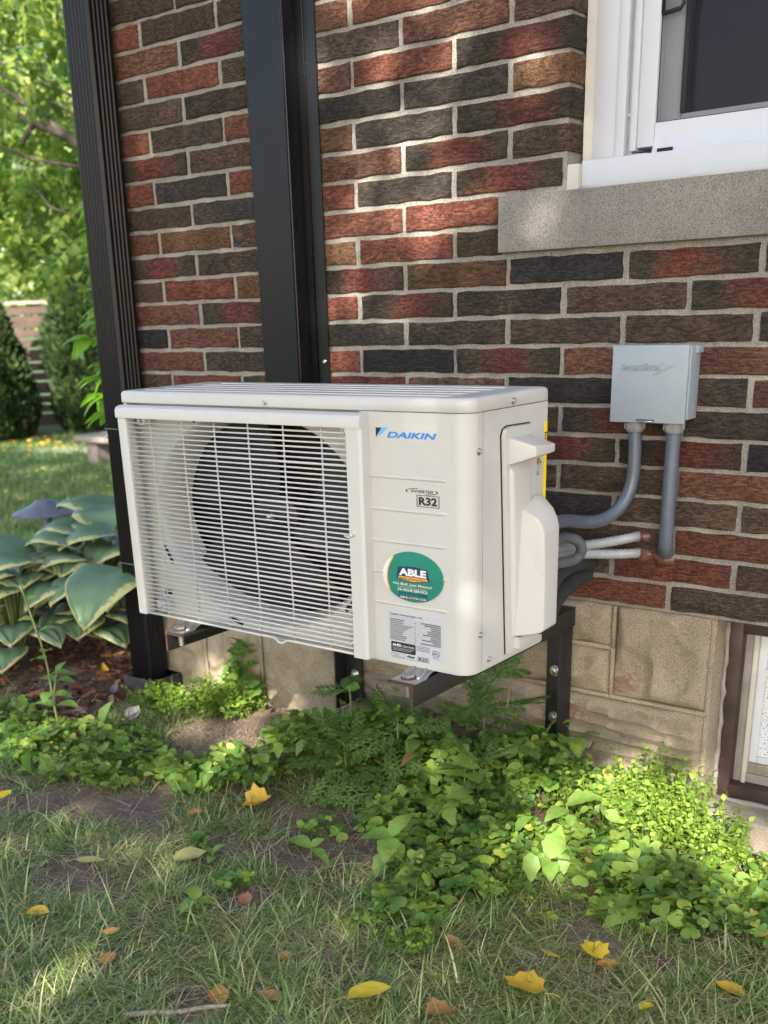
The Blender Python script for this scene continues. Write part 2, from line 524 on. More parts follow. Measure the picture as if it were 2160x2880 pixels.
DL = {
    'yellow': dead_leaf('leaf_yellow', (.72, .52, .03), (.80, .58, .06), (.62, .40, .03)),
    'gold': dead_leaf('leaf_gold', (.60, .36, .03), (.66, .42, .05), (.16, .08, .03)),
    'orange': dead_leaf('leaf_orange', (.42, .20, .06), (.50, .28, .09), (.22, .11, .05)),
    'pale': dead_leaf('leaf_pale_green', (.34, .34, .12), (.42, .38, .15), (.50, .36, .08)),
    'grey': dead_leaf('leaf_grey', (.27, .255, .25), (.36, .34, .335), (.30, .28, .27)),
    'pink': dead_leaf('leaf_salmon', (.42, .17, .11), (.48, .22, .15), (.30, .12, .08)),
}
def hosta_mat():
    m, t, b = newmat('hosta_variegated')
    uv = N(t, 'ShaderNodeUVMap'); sx = N(t, 'ShaderNodeSeparateXYZ'); L(t, uv.outputs[0], sx.inputs[0])
    nz = noise_n(t, coords(t, (1, 1, 1)), 26, 4, .7)
    e = N(t, 'ShaderNodeMath', operation='MULTIPLY_ADD', i_1=.55, i_2=-.27); L(t, nz, e.inputs[0])
    d = N(t, 'ShaderNodeMath', operation='ADD'); L(t, sx.outputs[0], d.inputs[0]); L(t, e.outputs[0], d.inputs[1])
    mk = ramp(t, d.outputs[0], [(.86, (0, 0, 0)), (.93, (1, 1, 1))])
    big = noise_n(t, coords(t), 7, 3, .6)
    c = mixc(t, mk, ramp(t, big, [(.3, (.10, .18, .095)), (.7, (.17, .27, .15))]), (.52, .53, .24))
    L(t, c, b.inputs['Base Color']); b.inputs['Roughness'].default_value = .38
    tl = N(t, 'ShaderNodeBsdfTranslucent'); L(t, c, tl.inputs[0])
    mx = N(t, 'ShaderNodeMixShader'); mx.inputs[0].default_value = .25
    L(t, b.outputs[0], mx.inputs[1]); L(t, tl.outputs[0], mx.inputs[2]); L(t, mx.outputs[0], t.nodes['Material Output'].inputs[0])
    wv = N(t, 'ShaderNodeMath', operation='SINE'); ml = N(t, 'ShaderNodeMath', operation='MULTIPLY', i_1=60.0)
    L(t, sx.outputs[1], ml.inputs[0]); L(t, ml.outputs[0], wv.inputs[0])
    bump(t, b, wv.outputs[0], .18, .002)
    return m
LM['hosta'] = hosta_mat()
def ground_mat():
    m, t, b = newmat('soil_and_turf')
    tc = N(t, 'ShaderNodeTexCoord'); sx = N(t, 'ShaderNodeSeparateXYZ'); L(t, tc.outputs['Object'], sx.inputs[0])
    v = coords(t)
    n = noise_n(t, v, 7, 6, .65); f = noise_n(t, v, 160, 4, .7); g = noise_n(t, v, 600, 2, .6)
    soil = ramp(t, n, [(.3, (.12, .082, .060)), (.55, (.195, .137, .103)), (.75, (.27, .20, .155))])
    soil = mixc(t, 1.0, soil, ramp(t, f, [(.3, (.55, .55, .55)), (.7, (1.25, 1.2, 1.15))]), 'MULTIPLY')
    turf = ramp(t, n, [(.3, (.035, .075, .022)), (.7, (.07, .13, .035))])
    y = N(t, 'ShaderNodeMapRange', i_1=-1.3, i_2=-2.2); L(t, sx.outputs[0], y.inputs[0])
    c = mixc(t, y.outputs[0], soil, turf)
    L(t, c, b.inputs['Base Color']); b.inputs['Roughness'].default_value = .95
    n1 = bump(t, None, f, .8, .008)
    bump(t, b, g, .5, .002, n1)
    return m
MT['ground'] = ground_mat()
# ------------------------------------------------------------------ ground
def gz(x, y):
    """height of the ground"""
    h = .010 * noise.noise((x * 2.2, y * 2.2, 3.1)) + .004 * noise.noise((x * 11, y * 11, 1.7))
    near = 1.0 if (-1.2 < x < 3 and -3 < y < .3) else .4
    if near == 1.0:
        h += .0035 * noise.noise((x * 38, y * 38, 9.2)) + .002 * noise.noise((x * 90, y * 90, 4.2))
    dip = min(1, max(0, (x - 1.35) / .5))
    h -= .055 * dip * dip * (3 - 2 * dip)
    if x < -.35 and y > -.5:                                    # the mulched bed rises a little towards the house side
        h += .02 * min(1, (-.35 - x) / .3)
    return h * (1 if near == 1.0 else .6)
def axis_lines(a, b, fine0, fine1, step, growth=1.35):
    l = list(np.arange(fine0, fine1 + 1e-6, step))
    s_, q = step, fine1
    while q < b:
        s_ *= growth; q += s_; l.append(min(q, b))
    s_, q = step, fine0
    while q > a:
        s_ *= growth; q -= s_; l.insert(0, max(q, a))
    return np.array(l)
gx = axis_lines(-260, 260, -.9, 2.3, .016)
gy = axis_lines(-260, 260, -1.75, .02, .016)
GV = np.array([(x, y, gz(x, y) if abs(x) < 14 and abs(y) < 14 else 0.0) for y in gy for x in gx])
nx_, ny_ = len(gx), len(gy)
ii = np.arange(nx_ * ny_).reshape(ny_, nx_)
GF = np.stack([ii[:-1, :-1], ii[:-1, 1:], ii[1:, 1:], ii[1:, :-1]], -1).reshape(-1, 4)
ground = np_mesh('ground', GV, GF, MT['ground'], smooth=True)
ground['kind'] = 'structure'

# ------------------------------------------------------------------ house
house = empty('house', (.9, .3, 0), 'brick house with concrete foundation, white upper window and brown basement window', 'house')
WX0, WX1 = -.33, 5.2
LH, CH = .152851, .068
ZT = 1.95
JX = 1.225                     # left jamb of the upper window
WZ0 = 1.474                    # bottom of the window opening (top of row 7)
wall = MB()
my = .0055
wall.box(WX0, JX - .006, my, .24, .52, 3.6)                     # mortar body left of the window
wall.box(JX - .006, WX1, my + .0005, .24, .52, WZ0 - .005)      # under it
wall.box(JX - .006, WX1, my + .001, .24, 2.95, 3.6)
wall.box(2.75, WX1, my + .0015, .24, WZ0 - .005, 2.95)
wall_o = wall.build('brick_wall', MT['mortar'], house)

rows = {
    -2: {-2: 'B', 0: 'B', 2: 'R', 4: 'R', 6: 'D'},
    -1: {-3: 'R', -1: 'B', 1: 'B', 3: 'R', 5: 'R', 7: 'M'},
    0: {-2: 'R', 0: 'M', 2: 'R', 4: 'R', 6: 'B'},
    1: {-3: 'D', -1: 'R', 1: 'D', 3: 'D', 5: 'R', 7: 'D'},
    2: {-2: 'D', 0: 'D', 2: 'R', 4: 'R', 6: 'M'},
    3: {-3: 'R', -1: 'D', 1: 'R', 3: 'D', 5: 'D', 7: 'O'},
    4: {-2: 'M', 0: 'D', 2: 'O', 4: 'D', 6: 'M'},
    5: {-3: 'R', -1: 'D', 1: 'R', 3: 'R', 5: 'M', 7: 'B'},
    6: {-2: 'B', 0: 'D', 2: 'R', 4: 'D', 6: 'M'},
    7: {-3: 'R', -1: 'O', 1: 'M', 3: 'R', 5: 'R'},
    8: {-2: 'M', 0: 'D', 2: 'O', 4: 'R', 6: 'B'},
    9: {-3: 'D', -1: 'R', 1: 'O', 3: 'M', 5: 'O', 7: 'K', 9: 'M', 11: 'D'},
    10: {-2: 'R', 0: 'M', 2: 'R', 4: 'M', 6: 'D', 8: 'D', 10: 'M', 12: 'D'},
    11: {-3: 'K', -1: 'R', 1: 'D', 3: 'D', 5: 'D', 7: 'D', 9: 'D', 11: 'D'},
    12: {-2: 'R', 0: 'D', 2: 'R', 4: 'K', 6: 'M', 8: 'R', 10: 'R', 12: 'D'},
    13: {-3: 'B', -1: 'R', 1: 'M', 3: 'R', 5: 'D', 7: 'D', 9: 'D', 11: 'R'},
    14: {-2: 'D', 0: 'R', 2: 'D', 4: 'M', 6: 'B', 8: 'M', 10: 'D', 12: 'R'},
    15: {-3: 'R', -1: 'D', 1: 'M', 3: 'D', 5: 'R', 7: 'M', 9: 'M', 11: 'K'},
    16: {-2: 'R', 0: 'D', 2: 'B', 4: 'R', 6: 'D', 8: 'D', 10: 'R', 12: 'D'},
    17: {-3: 'D', -1: 'M', 1: 'R', 3: 'D', 5: 'B', 7: 'D', 9: 'D', 11: 'B'},
    18: {-2: 'R', 0: 'D', 2: 'R', 4: 'D', 6: 'R', 8: 'B', 10: 'R', 12: 'R'},
    19: {-3: 'D', -1: 'R', 1: 'D', 3: 'M', 5: 'D', 7: 'D', 9: 'R', 11: 'D'},
    20: {-2: 'M', 0: 'D', 2: 'R', 4: 'D', 6: 'D', 8: 'R', 10: 'D', 12: 'M'},
}
def brick(x0, x1, z0, z1, kind, seed):
    r = random.Random(seed)
    n = max(3, int((x1 - x0) / .03))
    y = r.uniform(-.0015, .0015); dep = .085; bv = .0035
    j = lambda a=.0021: r.uniform(-a, a)
    tilt = r.uniform(-.0012, .0012)
    per = []                                            # outline, anticlockwise seen from the front
    for i in range(n + 1): per.append((x0 + (x1 - x0) * i / n, z0 + j() + tilt * (i / n - .5), 0, -1))
    for i in (1, 2): per.append((x1 + j(), z0 + (z1 - z0) * i / 3, 1, 0))
    for i in range(n, -1, -1): per.append((x0 + (x1 - x0) * i / n, z1 + j() + tilt * (i / n - .5), 0, 1))
    for i in (2, 1): per.append((x0 + j(), z0 + (z1 - z0) * i / 3, -1, 0))
    cx, cz = (x0 + x1) / 2, (z0 + z1) / 2
    m = len(per)
    def shrink(p, d):
        return (p[0] + (d if p[0] < cx else -d) * (1 if abs(p[0] - cx) > (x1 - x0) / 2 - .004 else 0), p[1] + (d if p[1] < cz else -d) * (1 if abs(p[1] - cz) > (z1 - z0) / 2 - .004 else 0))
    v = []
    for d, yy in ((bv, y), (bv * .3, y + bv * .35), (0, y + bv), (0, y + dep)):
        for p in per:
            q = shrink(p, d)
            v.append((q[0], yy, q[1]))
    b = MB()
    f = [(k * m + i, k * m + (i + 1) % m, (k + 1) * m + (i + 1) % m, (k + 1) * m + i) for k in range(3) for i in range(m)]
    f.append(tuple(range(m)))
    b.add(v, f)
    return b.build('brick', BR[kind], wall_o, smooth=50, norm=True)
pool = 'RRRDDDDMMBBOK'
rb = random.Random(3)
for row in range(-5, 21):
    zt = ZT - row * CH; zb = zt - CH
    par = row % 2
    h = -4 + par
    while h < 15:
        hx0, hx1 = h * LH, (h + 2) * LH
        k = rows.get(row, {}).get(h) or rb.choice(pool)
        a = hx0 + rb.uniform(.0058, .0092); c = hx1 - rb.uniform(.0058, .0092)
        h += 2
        a = max(a, WX0); lim = 9
        if row <= 6: lim = JX
        elif row in (7, 8): lim = 1.052
        c = min(c, lim)
        if row == 6 and a < JX: c = min(c, 1.208)
        if row <= 5 and JX - .03 < c < JX: c = JX
        if c - a < .03: continue
        bt = rb.uniform(.0044, .0064); bb = rb.uniform(.0044, .0064)
        brick(a, c, zb + bb, zt - bt, k, row * 100 + h)

# stone sill of the window
sm = MB(); sm.box(1.055, 3.0, -.022, .14, 1.346, 1.467, .004); sm.build('window_sill', MT['sill'], house, smooth=40)
# caulk patch at the sill corner
cp = MB(); cp.box(1.2095, 1.2468, .008, .06, 1.4682, 1.521, .0025); cp.build('caulk_patch', MT['caulk'], house, smooth=40)
# mortar smear under the last jamb brick
# --- the upper window
win = MB()
wy = .075
win.box(1.2435, 1.302, wy, wy + .10, 1.5265, 2.95, .002)
win_o = win.build('window', MT['white_alu'], house, smooth=40)
def wpart(nm, x0, x1, y0, y1, z0, z1, m, c=.002):
    q = MB(); q.box(x0, x1, y0, y1, z0, z1, c); return q.build(nm, MT[m], win_o, smooth=40)
wpart('jamb_strip', 1.302, 1.324, wy - .004, wy + .09, 1.5265, 2.95, 'white_alu')
wpart('jamb_channel', 1.324, 1.336, wy + .014, wy + .09, 1.5265, 2.95, 'white_alu', .001)
sash = MB()
sash.box(1.336, 1.350, wy - .001, wy + .09, 1.540, 2.9, .002)
sash.box(1.350, 1.391, wy + .005, wy + .09, 1.545, 2.9, .004)
sash.build('sash_stile', MT['white_alu'], win_o, smooth=40)
sr = MB()
sr.prism([(wy + .006, 1.562), (wy + .006, 1.5905), (wy + .09, 1.5905), (wy + .09, 1.528), (wy - .006, 1.528)], 1.3915, 2.72, 'x')
sr.build('sash_bottom_rail', MT['white_alu'], win_o)
wpart('weep_hole', 1.405, 1.440, wy - .0075, wy + .004, 1.5295, 1.5385, 'void', .0005)
wpart('sill_cap', 1.247, 2.8, .022, .16, 1.4705, 1.5262, 'white_alu', .0025)
g = MB(); g.box(1.392, 2.72, wy + .055, wy + .062, 1.586, 2.9); g.build('pane', MT['glass_dark'], win_o)
wpart('inner_sash', 1.391, 1.436, wy + .035, wy + .054, 1.5905, 2.9, 'white_alu', .001)
wpart('inner_rail', 1.437, 2.72, wy + .036, wy + .0535, 1.5906, 1.606, 'white_alu', .001)
g = MB(); g.box(1.436, 1.447, wy + .030, wy + .0535, 1.607, 2.9); g.build('glazing_bead', MT['ink'], win_o)
g = MB(); g.add([(1.3915, wy + .016, 1.591), (2.70, wy + .016, 1.591), (2.70, wy + .016, 2.9), (1.3915, wy + .016, 2.9)], [(0, 1, 2, 3)]); g.build('insect_screen', MT['screen'], win_o)
g = MB(); g.tube([(1.3905, wy + .0145, 2.9), (1.3905, wy + .0145, 1.5915), (2.70, wy + .0145, 1.5915)], .0024, 6); g.build('screen_spline', MT['ink'], win_o)
tab = MB()
tp = [(1.394, 1.795), (1.432, 1.799), (1.438, 1.807), (1.438, 1.829), (1.432, 1.837), (1.394, 1.837)]
tab.tube([(a, wy + .010, b) for a, b in tp] + [(1.394, wy + .010, 1.795)], .0045, 6); tab.build('screen_tab', MT['ink'], win_o, smooth=True)
sc_ = MB(); sc_.lathe((1.330, wy + .008, 1.612), [(0, -.004), (.004, -.003), (.005, 0), (.005, .006)], 10, 'y'); sc_.build('rivet', MT['white_alu'], win_o, smooth=True)
ck = MB()
pts = []
rc = random.Random(4)
zz = 1.53
while zz < 2.94:
    pts.append((1.2345 + rc.uniform(-.0006, .0006), .070 + rc.uniform(-.0008, .0008), zz)); zz += .02
zc = [p_[2] for p_ in pts]
ck.add([(1.2262, .066 + rc.uniform(-.001, .001), z_) for z_ in zc] + [(1.2440 + rc.uniform(-.001, .001), .0735, z_) for z_ in zc] + [(1.2440, .080, z_) for z_ in zc], [(i_, i_ + 1, len(zc) + i_ + 1, len(zc) + i_) for i_ in range(len(zc) - 1)] + [(len(zc) + i_, len(zc) + i_ + 1, 2 * len(zc) + i_ + 1, 2 * len(zc) + i_) for i_ in range(len(zc) - 1)]); ck.build('caulk_bead', MT['caulk'], win_o, smooth=True)
ck = MB(); ck.tube([(1.25 + i * .01, .073, 1.529 + rc.uniform(-.001, .001)) for i in range(14)], [.004 + rc.uniform(-.001, .001) for _ in range(14)], 6); ck.build('caulk_bead', MT['caulk'], win_o, smooth=True)
ck = MB(); ck.tube([(1.248 + i * .05, -.003 + .02, 1.4695) for i in range(30)], .0045, 6); ck.build('caulk_bead', MT['caulk'], win_o, smooth=True)

# --- foundation
fd = MB(); fd.box(WX0 - .02, 1.644, .018, .25, -.25, .519)
fd.box(1.6441, WX1, .17, .25, -.25, .519)
fnd = fd.build('foundation', MT['foundation'], house)
def block(x0, x1, z0, z1, style, seed, wrap=False):
    r = random.Random(seed)
    step = .0085
    nx = max(4, int((x1 - x0) / step)); nz = max(4, int((z1 - z0) / step))
    V = []; 
    ph = r.uniform(0, 50)
    for j in range(nz + 1):
        for i in range(nx + 1):
            u_, v_ = i / nx, j / nz
            x = x0 + (x1 - x0) * u_; z = z0 + (z1 - z0) * v_
            e = min(u_ * (x1 - x0), (1 - u_) * (x1 - x0), v_ * (z1 - z0), (1 - v_) * (z1 - z0))
            pill = 1 - math.exp(-(e / .013) ** 1.5)
            if style == 'wave':                              # chiselled ledges that run along the block
                q = z * 26 + 1.5 * noise.noise((x * 2.6, z * 5, ph)) + 1.1 * x
                saw = (q % 1.0)
                d = .022 * saw * saw + .014 * noise.noise((x * 6, z * 12, ph))
            else:
                d = .018 * noise.noise((x * 6, z * 8, ph)) + .020 * (1 - abs(noise.noise((x * 9 + 4, z * 8, ph + 3)) * 2)) - .008
                q = noise.noise((x * 4.5, z * 6.0, ph + 9))
                if q > .12: d -= .012 * min(1, (q - .12) * 9)          # a flake has split off
            d += .0055 * noise.noise((x * 36, z * 40, ph)) + .0030 * noise.noise((x * 110, z * 110, ph))
            y = .012 - pill * (.012 + min(.020, max(-.006, d)))
            V.append((x, y, z))
    n = (nx + 1)
    F = [(j * n + i, j * n + i + 1, (j + 1) * n + i + 1, (j + 1) * n + i) for j in range(nz) for i in range(nx)]
    b = MB(); b.add(V, F)
    # returns back into the wall
    rim = [i for i in range(n)] + [j * n + nx for j in range(1, nz + 1)] + [nz * n + i for i in range(nx - 1, -1, -1)] + [j * n for j in range(nz - 1, 0, -1)]
    back = [(V[k][0], .03, V[k][2]) for k in rim]
    o0 = len(b.v); b.v += back
    m = len(rim)
    b.f += [(rim[i], rim[(i + 1) % m], o0 + (i + 1) % m, o0 + i) for i in range(m)]
    return b.build('block', MT['foundation'], fnd, smooth=60, norm=True)
jw = .007
# (x0, x1, z0, z1, style)
BL = [(-.35, .145, .295, .517, 'p'), (.145, .47, .295, .517, 'p'), (.47, 1.07, .275, .517, 'wave'), (1.07, 1.39, .405, .517, 'p'), (1.07, 1.39, .275, .405, 'p'), (1.39, 1.644, .275, .517, 'p'),
      (-.35, -.12, -.2, .295, 'p'), (-.12, .145, -.2, .295, 'p'), (.145, .47, -.2, .295, 'p'), (.47, .97, -.2, .275, 'wave'), (.97, 1.644, -.2, .275, 'wave')]
for i, (a, b_, c, d, s_) in enumerate(BL):
    block(a + jw, b_ - jw, c + jw, d - (jw if d < .5 else 0), s_, 50 + i)
jb = MB()                                                    # raised joints
for a, b_, c, d, s_ in BL:
    if d < .5: jb.tube([(a, .010, d), ((a + b_) / 2, .009, d), (b_, .010, d)], .0062, 8)
    if b_ < 1.63: jb.tube([(b_, .0095, c), (b_, .009, (c + d) / 2), (b_, .0095, d)], .0062, 8)
jb.build('raised_joint', MT['foundation'], fnd, smooth=True)
# foundation return at the basement window and its ledge
rv = MB(); rv.box(1.6375, 1.6505, .0105, .115, -.02, .5185, .003); rv.build('window_reveal', MT['foundation'], fnd, smooth=40)
lg = MB(); lg.box(1.630, 3.2, -.014, .20, -.24, .030, .008); lg.build('window_ledge', MT['ledge'], fnd, smooth=40)

# --- basement window
bw = MB()
by = .085
bw.box(1.653, 1.690, by, by + .08, .034, .512, .003)
bwo = bw.build('basement_window', MT['brown_paint'], house, smooth=40)
def bpart(nm, x0, x1, y0, y1, z0, z1, m, c=.002):
    q = MB(); q.box(x0, x1, y0, y1, z0, z1, c); return q.build(nm, MT[m], bwo, smooth=40)
bpart('bottom_rail', 1.6905, 3.0, by - .003, by + .08, .034, .074, 'brown_paint')
bpart('head_rail', 1.6905, 3.0, by + .0015, by + .08, .470, .512, 'brown_paint')
bpart('inner_stile', 1.690, 1.712, by + .028, by + .08, .0745, .4695, 'putty', .001)
bpart('glazing_putty', 1.712, 1.722, by + .022, by + .08, .0745, .4695, 'caulk', .001)
bpart('inner_ledge', 1.7225, 3.0, by + .03, by + .08, .0745, .100, 'putty', .003)
bpart('bottom_bead', 1.7225, 3.0, by + .034, by + .05, .1005, .128, 'ledge', .002)
pn = MB(); pn.box(1.722, 2.95, by + .045, by + .052, .1285, .465); pn.build('pane', MT['pane_speckled'], bwo)
bpart('pane_border', 1.7225, 1.742, by + .036, by + .0445, .129, .465, 'white_alu', .002)
bpart('pane_border', 1.7425, 2.95, by + .036, by + .0445, .129, .146, 'white_alu', .002)
q = MB(); q.tube([(1.655 + rc.uniform(-.002, .002), by - .004 + rc.uniform(-.002, .002), .035 + i * .02) for i in range(24)], [.006 + rc.uniform(-.002, .002) for _ in range(24)], 7); q.build('caulk_bead', MT['putty'], bwo, smooth=True)
q = MB(); q.tube([(1.66 + i * .04, by - .008 + rc.uniform(-.003, .003), .034) for i in range(32)], [.007 + rc.uniform(-.003, .003) for _ in range(32)], 7); q.build('caulk_bead', MT['putty'], bwo, smooth=True)

# --- the rest of the house, which shades the garden behind
hs = MB(); hs.box(WX0, WX0 + .24, .2405, 8.0, -.25, 3.6); hs.build('side_wall', MT['house_side'], house)
hs = MB(); hs.box(WX0 + .24, 9.0, 7.76, 8.0, -.25, 3.6); hs.build('rear_wall', MT['house_side'], house)
rf = MB(); rf.add([(-.8, -.35, 3.62), (9.4, -.35, 3.62), (9.4, 8.4, 3.62), (-.8, 8.4, 3.62), (2.8, 4.0, 5.8), (6.2, 4.0, 5.8), (-.8, -.35, 3.56), (9.4, -.35, 3.56), (9.4, 8.4, 3.56), (-.8, 8.4, 3.56)],
                  [(0, 1, 5, 4), (1, 2, 5), (2, 3, 4, 5), (3, 0, 4), (6, 7, 1, 0), (7, 8, 2, 1), (8, 9, 3, 2), (9, 6, 0, 3), (9, 8, 7, 6)])
rf.build('roof', MT['roof'], house)
# ------------------------------------------------------------------ heat pump outdoor unit
UX0, UX1, UYF, UYB, UZ0, UZ1 = .382, 1.383, -.656, -.354, .520, 1.0415
unit = empty('heat_pump', (.88, -.5, UZ0), 'ivory heat pump outdoor unit with wire fan grille on black wall brackets', 'heat pump')
R = .036
def arc(cx, cy, r, a0, a1, n=8):
    return [(cx + r * math.cos(math.radians(a0 + (a1 - a0) * i / n)), cy + r * math.sin(math.radians(a0 + (a1 - a0) * i / n))) for i in range(n + 1)]
fp = MB()
path = [(1.118, UYF + .034), (1.118, UYF), (1.20, UYF)] + arc(UX1 - R, UYF + R, R, -90, 0, 10) + [(UX1, -.6085), (UX1 - .006, -.6085)]
fp.strip(path, UZ0, UZ1)
fp.build('front_panel', MT['ivory'], unit, smooth=40)
fp = MB()
fp.strip([(UX0, UYB), (UX0, UYF + .012)] + arc(UX0 + .012, UYF + .012, .012, 180, 270, 4) + [(.40, UYF), (.40, UYF + .034)], UZ0, UZ1)
fp.build('end_panel', MT['ivory'], unit, smooth=40)
sp = MB(); sp.strip([(UX1 - .006, -.606), (UX1, -.606), (UX1, UYB), (UX0, UYB)], UZ0, UZ1); sp.build('side_panel', MT['ivory'], unit, smooth=40)
li = MB(); li.box(UX0 + .004, UX1 - .004, -.49, UYB + .004, UZ0 + .002, UZ1 - .002)
li.box(1.13, UX1 - .010, -.625, -.4905, UZ0 + .002, UZ1 - .002); li.build('coil_block', MT['void'], unit)
bp = MB(); bp.prism([(UX0 + .002, UYB - .002), (UX0 + .002, UYF + .014)] + [(UX0 + .014, UYF + .002)] + arc(UX1 - R, UYF + R, R - .002, -90, 0, 8) + [(UX1 - .002, UYB - .002)], UZ0 - .004, UZ0 - .0005); bp.build('base_pan', MT['ivory'], unit)
# plate behind the grille, with the bell-mouth
ec = (.785, .783); ea, eb = .334, .250; ta, tb = .318, .237
NN = 72
pl = MB()
rectpts = []
x0r, x1r, z0r, z1r = .4005, 1.1185, UZ0 + .001, UZ1 - .001
def rect_hit(a):
    dx, dz = math.cos(a) * ea, math.sin(a) * eb
    t_ = min(((x1r - ec[0]) / dx if dx > 0 else (x0r - ec[0]) / dx) if abs(dx) > 1e-9 else 9, ((z1r - ec[1]) / dz if dz > 0 else (z0r - ec[1]) / dz) if abs(dz) > 1e-9 else 9)
    return ec[0] + dx * t_, ec[1] + dz * t_
rings = []
angs = [2 * math.pi * k / NN for k in range(NN)]
corner = [math.atan2((zc - ec[1]) / eb, (xc - ec[0]) / ea) % (2 * math.pi) for xc in (x0r, x1r) for zc in (z0r, z1r)]
for cth in corner:
    k = min(range(NN), key=lambda i: abs((angs[i] - cth + math.pi) % (2 * math.pi) - math.pi)); angs[k] = cth
PY = UYF + .026
rings.append([(p[0], PY, p[1]) for p in map(rect_hit, angs)])
for s_, yy in ((1.0, PY), (.990, PY + .003), (.975, PY + .010), (.958, PY + .022)):
    rings.append([(ec[0] + ea * s_ * math.cos(a), yy, ec[1] + eb * s_ * math.sin(a)) for a in angs])
for s_, yy in ((.995, PY + .034), (.98, PY + .048), (.975, PY + .09)):
    rings.append([(ec[0] + ta * s_ * math.cos(a), yy, ec[1] + tb * s_ * math.sin(a)) for a in angs])
v = [p for g_ in rings for p in g_]
pl.add(v, [(i * NN + k, i * NN + (k + 1) % NN, (i + 1) * NN + (k + 1) % NN, (i + 1) * NN + k) for i in range(len(rings) - 1) for k in range(NN)])
pl.build('fan_orifice', MT['ivory'], unit, smooth=35)
for a_, ln in ((118, .05), (205, .05), (30, .05), (322, .05), (255, .04)):
    a = math.radians(a_)
    px, pz = ec[0] + (ea + .012) * math.cos(a), ec[1] + (eb + .010) * math.sin(a)
    tx, tz = -math.sin(a) * ea, math.cos(a) * eb
    l_ = math.hypot(tx, tz); tx, tz = tx / l_ * ln / 2, tz / l_ * ln / 2
    if x0r < px < x1r and z0r < pz < z1r:
        q = MB(); nxx, nzz = -tz / ln * .010, tx / ln * .010
        q.add([(px - tx - nxx, PY - .0015, pz - tz - nzz), (px + tx - nxx, PY - .0015, pz + tz - nzz), (px + tx + nxx, PY - .0015, pz + tz + nzz), (px - tx + nxx, PY - .0015, pz - tz + nzz)], [(0, 1, 2, 3)])
        q.build('slot', MT['void'], unit)
for a, b_ in ((.455, .575), (1.07, .60)):
    q = MB(); q.box(a - .012, a + .012, PY - .0025, PY - .0005, b_ - .006, b_ + .006); q.build('slot', MT['void'], unit)
# fan
fan = MB(); fan.lathe((.795, UYF + .095, .790), [(.0, -.03), (.030, -.028), (.052, -.015), (.058, .0), (.058, .05)], 24, 'y', 1.3, 1.0)
fan_o = fan.build('fan', MT['fan'], unit, smooth=35)
q = MB(); q.lathe((.795, UYF + .063, .790), [(0, -.012), (.007, -.010), (.012, -.002), (.012, .006)], 6, 'y'); q.build('hub_nut', MT['zinc'], fan_o)
for k in range(3):
    a0 = math.radians(75 + 120 * k)
    q = MB(); V = []; nr, na = 6, 8
    for i in range(nr + 1):
        rr = .05 + .93 * .232 * i / nr - .02 * i / nr
        for j in range(na + 1):
            t_ = j / na
            wd = math.radians(70 + 22 * math.sin(i / nr * 2.6))
            a = a0 + wd * t_ + .35 * (i / nr)
            V.append((.795 + 1.34 * rr * math.cos(a), UYF + .098 + .045 * (t_ - .5) + .008 * (i / nr), .790 + rr * math.sin(a) * .95))
    n = na + 1
    q.add(V, [(i * n + j, i * n + j + 1, (i + 1) * n + j + 1, (i + 1) * n + j) for i in range(nr) for j in range(na)])
    q.build('blade', MT['fan'], fan_o, smooth=True)
# grille
GY = UYF - .022
gr = MB()
gr.prism([(UYF + .001, 1.0105), (UYF + .001, 1.0385), (GY + .004, 1.0385), (GY - .006, 1.0345), (GY - .010, 1.027), (GY - .010, 1.0105)], .392, 1.142, 'x')
grille = gr.build('grille', MT['ivory_plastic'], unit, smooth=35)
q = MB(); q.box(.394, .424, GY - .007, UYF + .001, .5225, 1.0104, .004); q.build('frame_side', MT['ivory_plastic'], grille, smooth=40)
q = MB(); q.prism([(1.099, UYF + .001), (1.099, GY - .002), (1.104, GY - .008), (1.136, GY - .008), (1.142, GY - .003), (1.142, UYF + .001)], .5225, 1.0104); q.build('frame_side', MT['ivory_plastic'], grille, smooth=35)
bar = MB(); bar.tube([(.423, 0, 0), (1.10, 0, 0)], .0019, 8); 
b0 = bar.build('bar', MT['ivory_plastic'], grille, smooth=True)
b1m = MB(); b1m.tube([(.423, 0, 0), (1.10, 0, 0)], .0025, 8); thick = b1m.build('bar', MT['ivory_plastic'], grille, smooth=True)
base_g = unit.location + grille.location
zb = []
nb = 43
for i in range(nb):
    zz = .5395 + i * (.9990 - .5395) / (nb - 1)
    src = thick if i % 8 == 4 else b0
    if i == 0: o = b0
    elif i == 4: o = thick
    else:
        o = src.copy(); COL.objects.link(o); o.parent = grille
    o.location = Vector((.7615, GY, zz)) - base_g
vb = MB(); vb.tube([(0, 0, .527), (0, 0, 1.013)], .0020, 8)
v0 = vb.build('upright', MT['ivory_plastic'], grille, smooth=True)
for i, xx in enumerate((.498, .608, .713, .818, .922, 1.029)):
    o = v0 if i == 0 else v0.copy()
    if i: COL.objects.link(o); o.parent = grille
    o.location = Vector((xx, GY + .0045, .770)) - base_g
bb = MB(); bb.tube([(.40, GY, .5275), (.862, GY, .5275), (.876, GY - .002, .519), (.888, GY - .002, .519), (.902, GY, .5275), (1.12, GY, .5275)], .0032, 8); bb.build('bottom_bar', MT['ivory_plastic'], grille, smooth=True)
nb_ = MB(); nb_.tube([(1.085, GY, .788), (1.098, GY - .003, .786), (1.108, GY - .009, .790), (1.114, GY - .0105, .795)], .0034, 8)
nb_.lathe((1.1155, GY - .009, .7965), [(0, -.002), (.006, -.0015), (.0075, .002)], 12, 'y'); nb_.build('clip_bar', MT['ivory_plastic'], grille, smooth=True)
